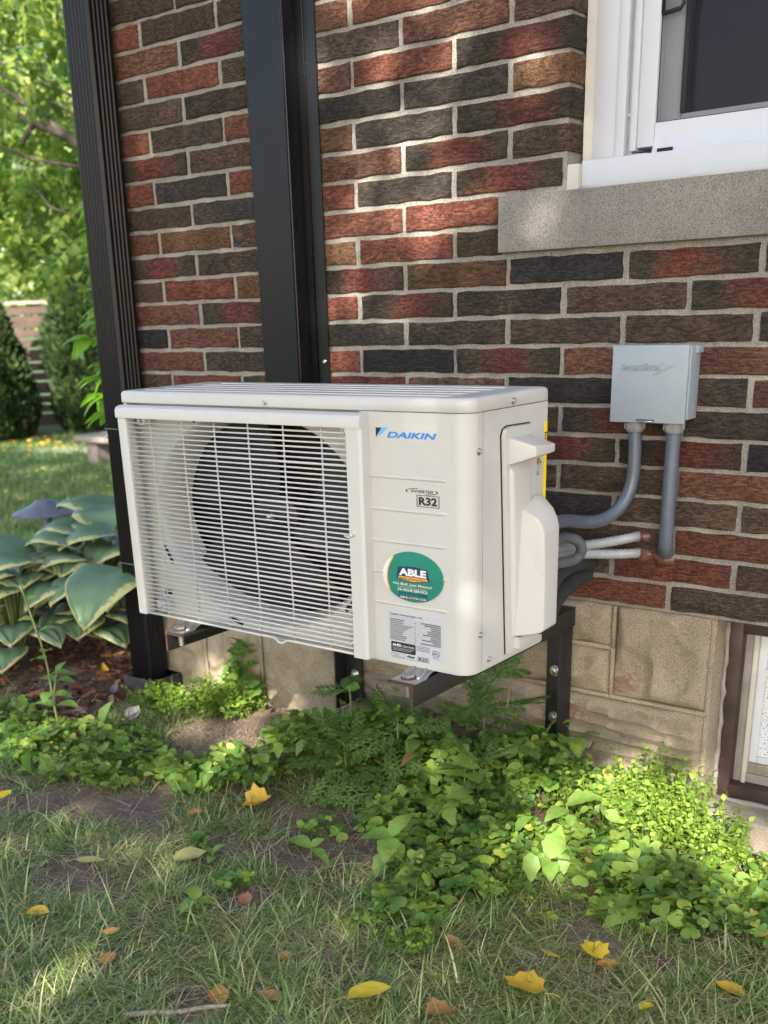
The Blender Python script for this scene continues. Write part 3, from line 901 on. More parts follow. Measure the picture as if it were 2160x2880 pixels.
# embossed ridges of the front panel
for i, zz in enumerate((.914, .848, .7815, .7155, .649)):
    q = MB()
    n = 10; pr = [(-.0038, 0.0), (-.0032, .0013), (-.0012, .0024), (.0008, .0026), (.0026, .0016), (.0036, 0)]
    V = []; xs = list(np.linspace(1.121, 1.322, 8)) + [1.325, 1.328, 1.330]
    for j, x in enumerate(xs):
        s_ = 1.0 if j < 8 else (.9, .6, .1)[j - 8]
        for h_, d_ in pr: V.append((x, UYF + .0003 - d_ * s_, zz + h_ * (.4 + .6 * s_)))
    m = len(pr)
    q.add(V, [(j * m + k, j * m + k + 1, (j + 1) * m + k + 1, (j + 1) * m + k) for j in range(len(xs) - 1) for k in range(m - 1)])
    q.build('ridge', MT['ivory'], unit, smooth=True)
# lid
def rrect(x0, x1, y0, y1, r, n=6):
    return arc(x1 - r, y0 + r, r, -90, 0, n) + arc(x1 - .012, y1 - .012, .012, 0, 90, 3) + arc(x0 + .012, y1 - .012, .012, 90, 180, 3) + arc(x0 + .012, y0 + .012, .012, 180, 270, 4)
ld = MB()
lay = [(0.0, 1.0430), (.0005, 1.0430), (.0, 1.0435), (0.0, 1.0610), (.0012, 1.0655), (.0045, 1.0690), (.009, 1.0702), (.03, 1.0702)]
V = []; 
for d, zz in lay:
    for p in rrect(UX0 - .0028 + d, UX1 + .0028 - d, UYF - .0028 + d, UYB + .0028 - d, max(R - d, .006)): V.append((p[0], p[1], zz))
m = len(V) // len(lay)
ld.add(V, [(i * m + k, i * m + (k + 1) % m, (i + 1) * m + (k + 1) % m, (i + 1) * m + k) for i in range(len(lay) - 1) for k in range(m)] + [tuple(range((len(lay) - 1) * m, len(lay) * m)), tuple(range(m - 1, -1, -1))])
lid = ld.build('lid', MT['ivory'], unit, smooth=45)
for i in range(5):
    q = MB(); yy = -.615 + i * .052; q.box(.44 + .012 * i, 1.315, yy - .0125, yy + .0125, 1.0695, 1.0722, .0012); q.build('rib', MT['ivory'], lid, smooth=40)
# screws
def screw(c, axis, name='screw', r=.0048, parent=unit):
    q = MB(); sgn = -1 if axis == 'y' else 1
    q.lathe(c, [(r * 1.5, 0), (r * 1.5, sgn * .0012), (r, sgn * .0015)], 12, axis)
    q.lathe(c, [(r, sgn * .0015), (r * .95, sgn * .0045), (r * .6, sgn * .0055), (0, sgn * .0045)], 6, axis)
    return q.build(name, MT['zinc'], parent, smooth=30)
for c in ((1.3858, -.501, 1.053), (1.383, -.6225, .969), (1.383, -.615, .598), (1.383, -.580, .537)): screw(c, 'x')
screw((.861, UYF - .0028, 1.053), 'y')
for c in ((.452, 1.003), (1.083, 1.000), (.455, .548), (1.084, .548)):
    q = MB(); q.box(c[0] - .014, c[0] + .014, UYF - .006, PY + .001, c[1] - .011, c[1] + .011, .002); q.build('grille_tab', MT['ivory_plastic'], grille, smooth=40)
    screw((c[0], UYF - .006, c[1]), 'y', 'screw', .0052, grille)
# service cover on the side
cv = MB()
def yz(pts): return [(a, b) for a, b in pts]
out = [(-.514, .5305), (-.409, .5405), (-.409, .60), (-.416, .985)] + [(-.420, .9965), (-.430, 1.0035)] + [(-.520, 1.0055), (-.536, 1.001), (-.5415, .990)]
cv.prism(out, UX1 - .0005, UX1 + .011, 'x')
cover = cv.build('service_cover', MT['ivory_plastic'], unit, smooth=35)
gp = MB(); gp.prism([(-.5185, .5295), (-.5141, .5305), (-.5416, .990), (-.536, 1.0012), (-.5205, 1.0057), (-.430, 1.0037), (-.4295, 1.0062), (-.5225, 1.0082), (-.5395, 1.0030), (-.5460, .991)], UX1 + .0004, UX1 + .0012, 'x'); gp.build('cover_gap', MT['void'], unit)
def loft(sections, nm, m=MT['ivory_plastic'], par=cover, bev=.0035):
    """closed sections (same count) joined into a skin, edges softened"""
    import bmesh
    bm = bmesh.new()
    R_ = [[bm.verts.new(p) for p in s_] for s_ in sections]
    k = len(sections[0])
    for a, b_ in zip(R_[:-1], R_[1:]):
        for i in range(k): bm.faces.new((a[i], a[(i + 1) % k], b_[(i + 1) % k], b_[i]))
    bm.faces.new(R_[0][::-1]); bm.faces.new(R_[-1])
    bmesh.ops.recalc_face_normals(bm, faces=bm.faces)
    ed = [e for e in bm.edges if len(e.link_faces) == 2 and e.calc_face_angle(0) > .25]
    bmesh.ops.bevel(bm, geom=ed, offset=bev, segments=3, affect='EDGES', profile=.6, clamp_overlap=True)
    bm.verts.index_update()
    q = MB(); q.add([p.co[:] for p in bm.verts], [[w_.index for w_ in f_.verts] for f_ in bm.faces]); bm.free()
    return q.build(nm, m, par, smooth=40)
X = UX1 + .008
# handle: wedge that juts out near the top
loft([[(X, -.528, .985), (X, -.447, .985), (X, -.447, .930), (X, -.528, .930)],
      [(1.449, -.517, .9695), (1.449, -.438, .9665), (1.449, -.438, .951), (1.449, -.517, .949)]], 'handle')
# upper body with a step under the handle
loft([[(X, -.527, .935), (X, -.438, .935), (X, -.438, .56), (X, -.508, .56)],
      [(1.402, -.521, .912), (1.402, -.449, .912), (1.402, -.449, .57), (1.402, -.499, .57)]], 'cover_body', bev=.005)
# lower hump over the valves: outline in (y,z) at the base and at the crown
loft([[(1.398, -.487, .836), (1.398, -.430, .858), (1.398, -.404, .858), (1.398, -.404, .571), (1.398, -.505, .569), (1.398, -.494, .735)],
      [(1.412, -.486, .832), (1.412, -.432, .850), (1.412, -.406, .850), (1.412, -.406, .573), (1.412, -.497, .570), (1.412, -.489, .727)],
      [(1.434, -.484, .822), (1.434, -.436, .832), (1.434, -.410, .832), (1.434, -.410, .576), (1.434, -.484, .573), (1.434, -.481, .713)],
      [(1.446, -.482, .808), (1.446, -.440, .814), (1.446, -.413, .814), (1.446, -.413, .580), (1.446, -.475, .576), (1.446, -.477, .704)],
      [(1.452, -.480, .790), (1.452, -.440, .794), (1.452, -.415, .794), (1.452, -.415, .586), (1.452, -.472, .582), (1.452, -.474, .700)]], 'valve_hump', bev=.005)
ft = MB(); ft.prism([(-.497, .541), (-.415, .552), (-.425, .566), (-.497, .566)], X - .004, 1.408, 'x'); ft.build('cover_foot', MT['ivory_plastic'], cover)
# ---------------- labels and print on the unit
def text(body, x0, x1, z0, z1, y, m, parent, shear=0.0, bold=0.0, extr=.0003, name='lettering', axis='y', xfix=0):
    cu = bpy.data.curves.new(name, 'FONT'); cu.body = body; cu.size = 1.0
    cu.extrude = 0.0; cu.offset = bold; cu.shear = shear
    cu.resolution_u = 4
    to = bpy.data.objects.new(name, cu)
    me = bpy.data.meshes.new_from_object(to)
    bpy.data.objects.remove(to)
    a = np.array([p.co[:] for p in me.vertices])
    mn, mx = a.min(0), a.max(0)
    for p in me.vertices:
        u_ = (p.co.x - mn[0]) / (mx[0] - mn[0]); w_ = (p.co.y - mn[1]) / (mx[1] - mn[1])
        if axis == 'y': p.co = ((u_ - .5) * (x1 - x0), 0, (w_ - .5) * (z1 - z0))
        else: p.co = (0, (u_ - .5) * (x1 - x0), (w_ - .5) * (z1 - z0))
    me.materials.clear(); me.materials.append(m)
    o = bpy.data.objects.new(name, me)
    o.location = ((x0 + x1) / 2, y, (z0 + z1) / 2) if axis == 'y' else (xfix, (x0 + x1) / 2, (z0 + z1) / 2)
    return link(o, parent)
def flat(name, pts, y, m, parent, th=.0004, axis='y'):
    q = MB(); q.prism(pts, y, y + th, axis); return q.build(name, m, parent)
def rect(x0, x1, z0, z1): return [(x0, z0), (x1, z0), (x1, z1), (x0, z1)]
Y0 = UYF - .0006
lg_ = flat('logo_label', rect(1.1555, 1.3135, .9825, 1.0185), Y0, MT['label_clear'], unit)
Y1 = Y0 - .0004
flat('logo_mark', [(1.1595, .9915), (1.1595, 1.0105), (1.1750, 1.0105)], Y1, MT['ink'], lg_)
flat('logo_mark', [(1.1600, .9895), (1.1765, 1.0108), (1.1905, 1.0108), (1.1745, .9990)], Y1, MT['cyan_ink'], lg_)
text('DAIKIN', 1.1875, 1.3085, .9915, 1.0035, Y1 - .0002, MT['blue_ink'], lg_, shear=.25, bold=.035)
iv = flat('refrigerant_label', rect(1.2265, 1.3145, .8575, .9005), Y0, MT['label_clear'], unit)
text('INVERTER', 1.2440, 1.2985, .8865, .8925, Y1, MT['ink'], iv, shear=.25, bold=.02)
for s_ in (-1, 1):
    q = MB(); P_ = []
    for i in range(9):
        a = math.radians(60 + 75 * i / 8) if s_ < 0 else math.radians(-120 + 75 * i / 8)
        P_.append(a)
    cx = 1.2705
    o_ = [(cx + .0400 * math.cos(a) * 1.0, .8895 + .0065 * math.sin(a)) for a in [math.radians(x) for x in (np.linspace(100, 215, 10) if s_ < 0 else np.linspace(-80, 35, 10))]]
    i_ = [(cx + .0368 * math.cos(a), .8895 + .0052 * math.sin(a)) for a in [math.radians(x) for x in (np.linspace(108, 207, 10) if s_ < 0 else np.linspace(-72, 27, 10))]]
    q.prism(o_ + i_[::-1], Y1, Y1 + .0003, 'y'); q.build('swoosh', MT['ink'], iv)
def frame2d(name, x0, x1, z0, z1, t_, y, m, parent):
    q = MB()
    q.box(x0, x1, y, y + .0003, z0, z0 + t_ * .7); q.box(x0, x1, y, y + .0003, z1 - t_ * .7, z1)
    q.box(x0, x0 + t_, y, y + .0003, z0 + t_ * .7, z1 - t_ * .7); q.box(x1 - t_, x1, y, y + .0003, z0 + t_ * .7, z1 - t_ * .7)
    return q.build(name, m, parent)
frame2d('box_outline', 1.2580, 1.3130, .8590, .8825, .0018, Y1, MT['ink'], iv)
text('R32', 1.2630, 1.3080, .8625, .8790, Y1, MT['ink'], iv, bold=.045)
# oval service sticker
el = lambda cx, cz, a, b_, a0=0, a1=360, n=40: [(cx + a * math.cos(math.radians(a0 + (a1 - a0) * i / n)), cz + b_ * math.sin(math.radians(a0 + (a1 - a0) * i / n))) for i in range(n)]
scx, scz = 1.2455, .7125
Y0s = UYF - .0034                                               # lies over the ridges
st = flat('service_sticker', el(scx, scz, .0765, .0530), Y0s, MT['st_green'], unit, th=.0030)
Y2 = Y0s - .0004
seg = [(scx + .0763 * math.cos(math.radians(a)), scz + .0528 * math.sin(math.radians(a))) for a in np.linspace(130, 222, 22)]
seg2 = [(scx - .0590 + .012 * math.sin(t_ * math.pi) * -1 + .0105 * (1 - t_) - .0 , scz + .0405 * (1 - t_) - .0353 * t_) for t_ in np.linspace(1, 0, 12)]
flat('sticker_corner', seg + seg2[0:], Y2, MT['st_white'], st, th=.0003)
ost = [(p[0], p[1]) for p in seg2]; ost2 = [(p[0] + .0030, p[1]) for p in seg2[::-1]]
flat('sticker_stripe', ost + ost2, Y2 - .0002, MT['st_orange'], st, th=.0003)
flat('banner', [(1.2050, .7075), (1.2070, .7185), (1.2100, .7320), (1.2465, .7350), (1.2835, .7320), (1.2865, .7185), (1.2890, .7075), (1.2465, .7010)], Y2 - .0002, MT['st_navy'], st, th=.0003)
flat('banner_strip', [(1.2100, .7080), (1.2110, .7125), (1.2830, .7125), (1.2840, .7080), (1.2465, .7030)], Y2 - .0004, MT['st_orange'], st, th=.0003)
text('HEATING COOLING ELECTRICAL', 1.2130, 1.2810, .7065, .7105, Y2 - .0007, MT['st_navy'], st, bold=.02)
text('ABLE', 1.2120, 1.2815, .7145, .7300, Y2 - .0005, MT['st_white'], st, bold=.05)
text('No Bull, Just Moose!', 1.1965, 1.2950, .6920, .6990, Y2 - .0002, MT['st_white'], st, shear=.08, bold=.012)
flat('underline', [(1.2080, .6895), (1.2800, .6890), (1.2800, .6897), (1.2080, .6903)], Y2, MT['st_orange'], st, th=.0003)
text('24 HOUR SERVICE', 1.2075, 1.2835, .6815, .6870, Y2 - .0002, MT['st_white'], st, bold=.015)
text('519·954·7300', 1.2095, 1.2820, .6735, .6795, Y2 - .0002, MT['st_navy'], st, bold=.03)
flat('banner', [(1.2075, .6715), (1.2850, .6715), (1.2830, .6655), (1.2100, .6655)], Y2 - .0002, MT['st_navy'], st, th=.0003)
text('ABLE', 1.2125, 1.2335, .6665, .6703, Y2 - .0004, MT['st_white'], st, bold=.03)
text('AIR', 1.2345, 1.2475, .6665, .6703, Y2 - .0004, MT['st_orange'], st, bold=.03)
text('KW.COM', 1.2485, 1.2805, .6665, .6703, Y2 - .0004, MT['st_white'], st, bold=.03)
# rating plate
rp = flat('rating_label', rect(1.1775, 1.3185, .5290, .6340), Y0, MT['label_silver'], unit)
text('DAIKIN INDUSTRIES, LTD.', 1.1830, 1.2680, .6245, .6285, Y1, MT['ink'], rp, shear=.2, bold=.03)
text('HEAT PUMP (OUTDOOR SECTION)', 1.1830, 1.2430, .6205, .6230, Y1, MT['ink_grey'], rp)
q = MB()
for i in range(13):
    zz = .6175 - i * .0040
    q.box(1.1830, 1.3135, Y1, Y1 + .0003, zz - .00018, zz + .00018)
for xx in (1.1830, 1.2480, 1.3131): q.box(xx, xx + .0005, Y1 - .0001, Y1 + .0002, .5695, .6175)
q.build('table_lines', MT['ink_grey'], rp)
rt = random.Random(8)
for i in range(12):
    zz = .6140 - i * .0040
    w_ = rt.uniform(.03, .058)
    q = MB(); q.box(1.1845, 1.1845 + w_, Y1, Y1 + .0003, zz + .0010, zz + .0024); q.build('row_print', MT['ink_grey'], rp)
    w2 = rt.uniform(.015, .05)
    q = MB(); q.box(1.3120 - w2, 1.3120, Y1, Y1 + .0003, zz + .0008, zz + .0026); q.build('value_print', MT['ink_grey'], rp)
ah = flat('certified_mark', [(1.1845, .5455), (1.1860, .5430), (1.2475, .5430), (1.2490, .5455), (1.2490, .5635), (1.2475, .5660), (1.1860, .5660), (1.1845, .5635)], Y1, MT['ink'], rp, th=.0003)
text('AHRI', 1.1880, 1.2110, .5560, .5620, Y1 - .0002, MT['st_white'], rp, bold=.04)
text('CERTIFIED', 1.2140, 1.2460, .5560, .5600, Y1 - .0002, MT['st_white'], rp)
for i in range(3):
    q = MB(); q.box(1.1880, 1.2440 - .004 * i, Y1 - .0002, Y1, .5525 - i * .0026, .5531 - i * .0026); q.build('certified_line', MT['label_silver'], rp)
q = MB()
for i in range(24):
    a, b_ = math.radians(i * 15), math.radians(i * 15 + 15)
    q.add([(1.3010 + .0095 * math.cos(a), Y1, .5545 + .0075 * math.sin(a)), (1.3010 + .0095 * math.cos(b_), Y1, .5545 + .0075 * math.sin(b_)), (1.3010 + .0080 * math.cos(b_), Y1, .5545 + .0062 * math.sin(b_)), (1.3010 + .0080 * math.cos(a), Y1, .5545 + .0062 * math.sin(a))], [(0, 1, 2, 3)])
q.build('test_mark', MT['ink'], rp)
text('ETL', 1.2955, 1.3065, .5520, .5570, Y1, MT['ink'], rp, bold=.04)
text('Intertek', 1.2915, 1.3110, .5430, .5450, Y1, MT['ink'], rp)
for i in range(4):
    q = MB(); q.box(1.2510, 1.2870 - .003 * (i % 2), Y1, Y1 + .0003, .5640 - i * .0032, .5650 - i * .0032); q.build('fine_print', MT['ink_grey'], rp)
for xx in (1.1850, 1.2040): frame2d('book_icon', xx, xx + .0165, .5330, .5400, .0006, Y1, MT['ink'], rp)
text('i', 1.1945, 1.1965, .5345, .5390, Y1, MT['ink'], rp, bold=.05)
flat('manual_icon', [(1.2240, .5360), (1.2290, .5400), (1.2480, .5385), (1.2430, .5340)], Y1, MT['ink_grey'], rp, th=.0003)
frame2d('box_outline', 1.2540, 1.2830, .5315, .5415, .0009, Y1, MT['ink'], rp)
text('R32', 1.2570, 1.2800, .5330, .5400, Y1, MT['ink'], rp, bold=.04)
text('Assembled in Mexico', 1.1870, 1.2560, .5297, .5322, Y1, MT['ink_grey'], rp)
# side labels
yl = flat('energy_label', [(-.3665, .812), (-.3545, .812), (-.3545, 1.000), (-.3665, 1.000)], UX1 + .0003, MT['yellow_label'], unit, axis='x')
q = MB(); q.box(UX1 + .0007, UX1 + .0010, -.3645, -.3550, .957, .979); q.build('label_block', MT['ink'], yl)
text('E', -.3625, -.3565, .960, .976, 0, MT['yellow_label'], yl, axis='x', xfix=UX1 + .0014, bold=.05)
wl = flat('warning_label', [(-.4125, .9175), (-.3745, .9175), (-.3935, .9365)], UX1 + .0003, MT['ink'], unit, axis='x')
flat('warning_field', [(-.4070, .9195), (-.3800, .9195), (-.3935, .9328)], UX1 + .0007, MT['warn_yellow'], wl, axis='x')
flat('flame_mark', [(-.3965, .9210), (-.3905, .9210), (-.3890, .9240), (-.3930, .9290), (-.3950, .9255)], UX1 + .0011, MT['ink'], wl, axis='x')
text('Refrigerant', -.4110, -.3780, .9125, .9155, 0, MT['ink'], wl, axis='x', xfix=UX1 + .0006)
text('Safety Group', -.4110, -.3760, .9055, .9085, 0, MT['ink'], wl, axis='x', xfix=UX1 + .0006)
text('A2L', -.4090, -.3835, .8935, .9020, 0, MT['ink'], wl, axis='x', xfix=UX1 + .0006, bold=.01)
flat('warning_field', [(-.4125, .9440), (-.3885, .9440), (-.4005, .9560)], UX1 + .0003, MT['red_ink'], wl, axis='x')
flat('warning_field', [(-.4085, .9455), (-.3925, .9455), (-.4005, .9535)], UX1 + .0007, MT['st_white'], wl, axis='x')

# ------------------------------------------------------------------ brackets (bolted through the feet of the unit)
def bracket(xw, sgn, label):
    """xw: outer face of the web, sgn: +1 when the flange runs towards -x"""
    br = empty('wall_bracket', (xw, 0, .096), label, 'bracket', 'steel brackets carrying the heat pump')
    t_ = .005; fl = .066 * -sgn
    top, bot = .502, .453
    a = MB(); a.box(xw, xw + t_ * -sgn, -.722, -.003, bot, top, .001); arm = a.build('arm', MT['steel'], br, smooth=30)
    a = MB(); a.box(xw + t_ * -sgn, xw + fl, -.7225, -.004, top - t_, top + .0004, .001); a.build('arm_flange', MT['steel'], arm, smooth=30)
    a = MB(); a.box(xw + .0003 * -sgn, xw + (t_ - .0003) * -sgn, -.7238, -.7222, bot + .0005, top - .0055); a.box(xw, xw + fl * .99, -.7240, -.7226, top - t_ + .0004, top); a.build('cut_edge', MT['rust'], arm)
    a = MB(); a.box(xw + .0006 * sgn, xw + (t_ + .0006) * -sgn, -.078, -.0160, .0965, bot - .0005, .001); post = a.build('post', MT['steel'], br, smooth=30)
    a = MB(); a.box(xw + t_ * -sgn, xw + fl, -.0275, -.0205, .110, bot - .0008, .001); a.build('post_flange', MT['steel'], post, smooth=30)
    for zz in (.20, .33):
        q = MB(); q.lathe((xw + fl * .60, -.0276, zz), [(.016, 0), (.016, -.002), (.009, -.0022), (.009, -.010), (.004, -.011), (.004, -.020), (0, -.020)], 8, 'y'); q.build('anchor_nut', MT['zinc'], post, smooth=30)
    # foot strap of the unit and the bolt
    xc = xw + fl * .42
    pr = [(-.7195, .5027), (-.7195, .5055), (-.6805, .5055), (-.668, .5105), (-.655, .5150), (-.50, .5158), (-.50, .5135), (-.655, .5128), (-.668, .5085), (-.680, .5027)]
    ft_ = MB(); ft_.prism(pr, xc - .031, xc + .031, 'x'); fo = ft_.build('foot', MT['zinc'], unit, smooth=25)
    for s_ in (-1, 1):
        q = MB(); q.tube([(xc + s_ * .017, -.693, .5055), (xc + s_ * .017, -.68, .5062), (xc + s_ * .016, -.660, .5148), (xc + s_ * .016, -.63, .5165)], .0036, 8); q.build('foot_rib', MT['zinc'], fo, smooth=True)
    q = MB(); q.lathe((xc - .004, -.694, .5056), [(.0165, 0), (.0165, .0022), (.0125, .0024), (.0125, .0026)], 20)
    q.build('washer', MT['rust'], br, smooth=30)
    q = MB(); q.lathe((xc - .004, -.694, .5083), [(.0150, 0), (.0150, .0058), (.0125, .0072), (0, .0074)], 6); q.build('bolt_head', MT['bolt'], br, smooth=20)
    q = MB(); q.tube([(xc - .004, -.694, .4965), (xc - .004, -.694, .464)], .0072, 10); q.build('bolt_shank', MT['bolt'], br, smooth=30)
    return br
bracket(.531, -1, 'black steel wall bracket under the grille end of the heat pump')
bracket(1.2875, 1, 'black steel wall bracket under the labelled end of the heat pump')

# ------------------------------------------------------------------ black line-set cover on the wall
lc = empty('line_cover', (.39, 0, 1.0), 'smooth black vertical line cover screwed to the brick wall behind the heat pump', 'pipe cover')
q = MB()
prof = [(.292, -.004), (.300, -.052), (.304, -.055), (.432, -.055), (.437, -.051), (.447, -.008), (.505, -.007), (.505, -.004)]
q.strip(prof, .55, 3.5)
q.strip([(.505, -.004), (.292, -.0035)], .55, 3.5)
lco = q.build('channel', MT['cover_black'], lc, smooth=30)
q = MB(); q.tube([(.4335, -.0545, .55), (.4335, -.0545, 3.5)], .0018, 6); q.build('front_edge', MT['cover_black'], lc, smooth=True)
q = MB(); q.tube([(.466, -.0085, .55), (.466, -.0085, 3.5)], .0022, 6); q.build('flange_crease', MT['cover_black'], lc, smooth=True)
for zz in (1.10, 1.98, 2.7):
    q = MB(); q.lathe((.490, -.0075, zz), [(.0065, 0), (.006, -.003), (.004, -.0045), (0, -.004)], 10, 'y'); q.build('screw', MT['zinc'], lc, smooth=30)

# ------------------------------------------------------------------ downspout at the corner of the house
ds = empty('downspout', (-.35, -.06, 0), 'ribbed black rectangular downspout at the corner of the brick wall', 'downspout')
def spout(z0, z1, grow, name):
    k = (-.297 - -.245) / (.046 - 2.07)          # it leans a little
    def P(x, y, z): return (x + k * (z - 2.07), y, z)
    xr, xl, yf, yb = -.245 + grow, -.353 - grow, -.101 - grow, -.020
    prof = []
    n = 6; wv = (xr - xl - .020) / n
    prof += [(xl, yb), (xl, yf + .006), (xl + .006, yf)]
    for i in range(n):
        a = xl + .010 + i * wv
        prof += [(a, yf), (a + wv * .22, yf + .005), (a + wv * .62, yf + .005), (a + wv * .84, yf)]
    prof += [(xr - .008, yf), (xr, yf + .008)]
    m_ = 4; wy_ = (yb - yf - .022) / m_
    for i in range(m_):
        a = yf + .013 + i * wy_
        prof += [(xr, a), (xr - .0035, a + wy_ * .2), (xr - .0035, a + wy_ * .62), (xr, a + wy_ * .84)]
    prof += [(xr, yb)]
    V = []; zs = np.linspace(z0, z1, 8)
    for z in zs: V += [P(a, b_, z) for a, b_ in prof]
    m = len(prof); q = MB()
    q.add(V, [(i * m + j, i * m + (j + 1) % m, (i + 1) * m + (j + 1) % m, (i + 1) * m + j) for i in range(len(zs) - 1) for j in range(m)])
    return q.build(name, MT['spout_black'], ds, smooth=30)
spout(.8965, 3.55, .0012, 'upper_pipe'); spout(.4505, .930, -.0008, 'middle_pipe'); spout(-.03, .470, -.0028, 'lower_pipe')
for zz, d in ((.898, .0016), (.452, -.0006)):
    q = MB(); k = .0257
    q.tube([(-.355 + k * (zz - 2.07), -.1015 - d, zz), (-.243 + k * (zz - 2.07), -.1015 - d, zz), (-.243 + k * (zz - 2.07), -.02, zz)], .0011, 6); q.build('lap_edge', MT['fitting'], ds)
screw((-.375, -.1035, .874), 'y', 'screw', .004, ds)
sh = MB()
P4 = lambda e: [(-.405 - e, -.006), (-.405 - e, -.128 - e), (-.252 + e, -.128 - e), (-.252 + e, -.006)]
for e0, z0, z1 in ((0, -.06, .052),):
    o_, i_ = P4(.004), P4(-.001)
    V = [(a, b_, z0) for a, b_ in o_] + [(a, b_, z1) for a, b_ in o_] + [(a, b_, z1) for a, b_ in i_] + [(a, b_, z0) for a, b_ in i_]
    sh.add(V, [(k * 4 + i, k * 4 + (i + 1) % 4, (k + 1) * 4 + (i + 1) % 4, (k + 1) * 4 + i) for k in range(3) for i in range(4)])
sh.build('drain_adapter', MT['shoe'], ds)

# ------------------------------------------------------------------ electrical disconnect box and lines
eb_ = empty('disconnect_box', (1.476, -.03, .97), 'pale grey electrical box with raised lettering on the brick wall right of the heat pump', 'electrical box')
q = MB(); q.box(1.393, 1.566, -.052, -.001, .978, 1.134, .002); ebb = q.build('enclosure', MT['grey_plastic'], eb_, smooth=30)
q = MB(); q.box(1.384, 1.5625, -.0595, -.0522, .970, 1.1365, .0016); q.box(1.384, 1.5625, -.053, -.030, 1.1340, 1.1364, .0008); q.build('front_cover', MT['grey_plastic'], eb_, smooth=30)
q = MB(); q.box(1.5615, 1.572, -.030, -.001, 1.118, 1.1337, .001); q.build('hinge_lug', MT['grey_plastic'], eb_, smooth=30)
q = MB(); q.lathe((1.5662, -.033, 1.008), [(.0125, 0), (.0125, .0008), (.0112, .0009), (.0110, .0002)], 20, 'x'); q.build('knockout', MT['grey_plastic'], eb_)
q = MB(); q.box(1.450, 1.492, -.0608, -.0600, .9735, .9775); q.build('hasp_slot', MT['void'], eb_)
q = MB(); q.tube([(1.452, -.060, .9748), (1.460, -.0655, .9738), (1.482, -.0655, .9738), (1.490, -.060, .9748)], .0018, 8); q.build('hasp', MT['zinc'], eb_, smooth=True)
def raised(body, x0, x1, z0, z1):
    cu = bpy.data.curves.new('raised_lettering', 'FONT'); cu.body = body; cu.extrude = .05; cu.offset = -.006; cu.resolution_u = 3; cu.bevel_depth = .012; cu.bevel_resolution = 0
    to = bpy.data.objects.new('t', cu); me = bpy.data.meshes.new_from_object(to); bpy.data.objects.remove(to)
    a = np.array([p.co[:] for p in me.vertices]); mn, mx = a.min(0), a.max(0)
    for p in me.vertices:
        u_, w_, d_ = [(p.co[i] - mn[i]) / max(1e-6, mx[i] - mn[i]) for i in range(3)]
        p.co = ((u_ - .5) * (x1 - x0), -d_ * .0026, (w_ - .5) * (z1 - z0))
    me.materials.clear(); me.materials.append(MT['grey_plastic'])
    o = bpy.data.objects.new('raised_lettering', me); o.location = ((x0 + x1) / 2, -.0594, (z0 + z1) / 2)
    link(o, eb_)
raised('D', 1.4065, 1.4160, 1.0830, 1.0985); raised('IVERSI', 1.4172, 1.4590, 1.0830, 1.0945); raised('T', 1.4590, 1.4690, 1.0830, 1.0985); raised('ECH', 1.4680, 1.4980, 1.0830, 1.0945)
q = MB(); q.prism([(1.4985, 1.1010), (1.5290, 1.0925), (1.4850, 1.0740), (1.4830, 1.0725), (1.5130, 1.0915)], -.0613, -.0592, 'y'); q.build('raised_arrow', MT['grey_plastic'], eb_)
for xx in (1.4335, 1.5275):
    q = MB(); q.lathe((xx, -.029, .969), [(.0225, 0), (.0225, -.010), (.0215, -.016), (.0190, -.0215), (.0165, -.0225)], 8 * 3); c_ = q.build('connector', MT['fitting'], eb_, smooth=30)
    for k in range(10):
        a = 2 * math.pi * k / 10
        q = MB(); q.box(xx + .0225 * math.cos(a) - .002, xx + .0225 * math.cos(a) + .002, -.029 + .0225 * math.sin(a) - .002, -.029 + .0225 * math.sin(a) + .002, .9535, .967, .001); q.build('grip_rib', MT['fitting'], c_)

def smooth_path(pts, n=10):
    P_ = [Vector(p) for p in pts]
    P_ = [P_[0] * 2 - P_[1]] + P_ + [P_[-1] * 2 - P_[-2]]
    out = []
    for i in range(1, len(P_) - 2):
        p0, p1, p2, p3 = P_[i - 1:i + 3]
        for k in range(n):
            t_ = k / n
            out.append(.5 * ((2 * p1) + (p2 - p0) * t_ + (2 * p0 - 5 * p1 + 4 * p2 - p3) * t_ ** 2 + (3 * p1 - p0 - 3 * p2 + p3) * t_ ** 3))
    out.append(P_[-2])
    return out
def resample(path, step):
    L_ = [0]
    for a, b_ in zip(path[:-1], path[1:]): L_.append(L_[-1] + (b_ - a).length)
    n = max(2, int(L_[-1] / step)); out = []
    j = 0
    for i in range(n + 1):
        d = L_[-1] * i / n
        while j < len(L_) - 2 and L_[j + 1] < d: j += 1
        t_ = (d - L_[j]) / max(1e-9, L_[j + 1] - L_[j]); out.append(path[j].lerp(path[j + 1], t_))
    return out
def line(name, pts, r, m, label, cat, rib=0.0, pitch=.006, group=None):
    p = resample(smooth_path(pts, 12), pitch / 2 if rib else .006)
    rr = [r + (rib if i % 2 else 0) for i in range(len(p))] if rib else r
    q = MB(); q.tube(p, rr, 14); o = q.build(name, m, None, smooth=True)
    tag(o, label, cat, group)
    return o
line('flexible_conduit', [(1.433, -.028, .955), (1.436, -.028, .893), (1.435, -.032, .832), (1.424, -.05, .785), (1.406, -.085, .757), (1.39, -.13, .751), (1.377, -.18, .758), (1.382, -.24, .771), (1.392, -.31, .781), (1.400, -.38, .785)], .0148, MT['conduit'], 'grey flexible conduit curving from the electrical box to the heat pump', 'conduit', .0007, .008)
line('flexible_conduit', [(1.528, -.028, .955), (1.527, -.028, .898), (1.527, -.03, .813), (1.527, -.03, .727), (1.524, -.022, .682), (1.514, .02, .652)], .0158, MT['conduit'], 'grey ribbed conduit running straight down from the electrical box into the wall', 'conduit', .0013, .009)
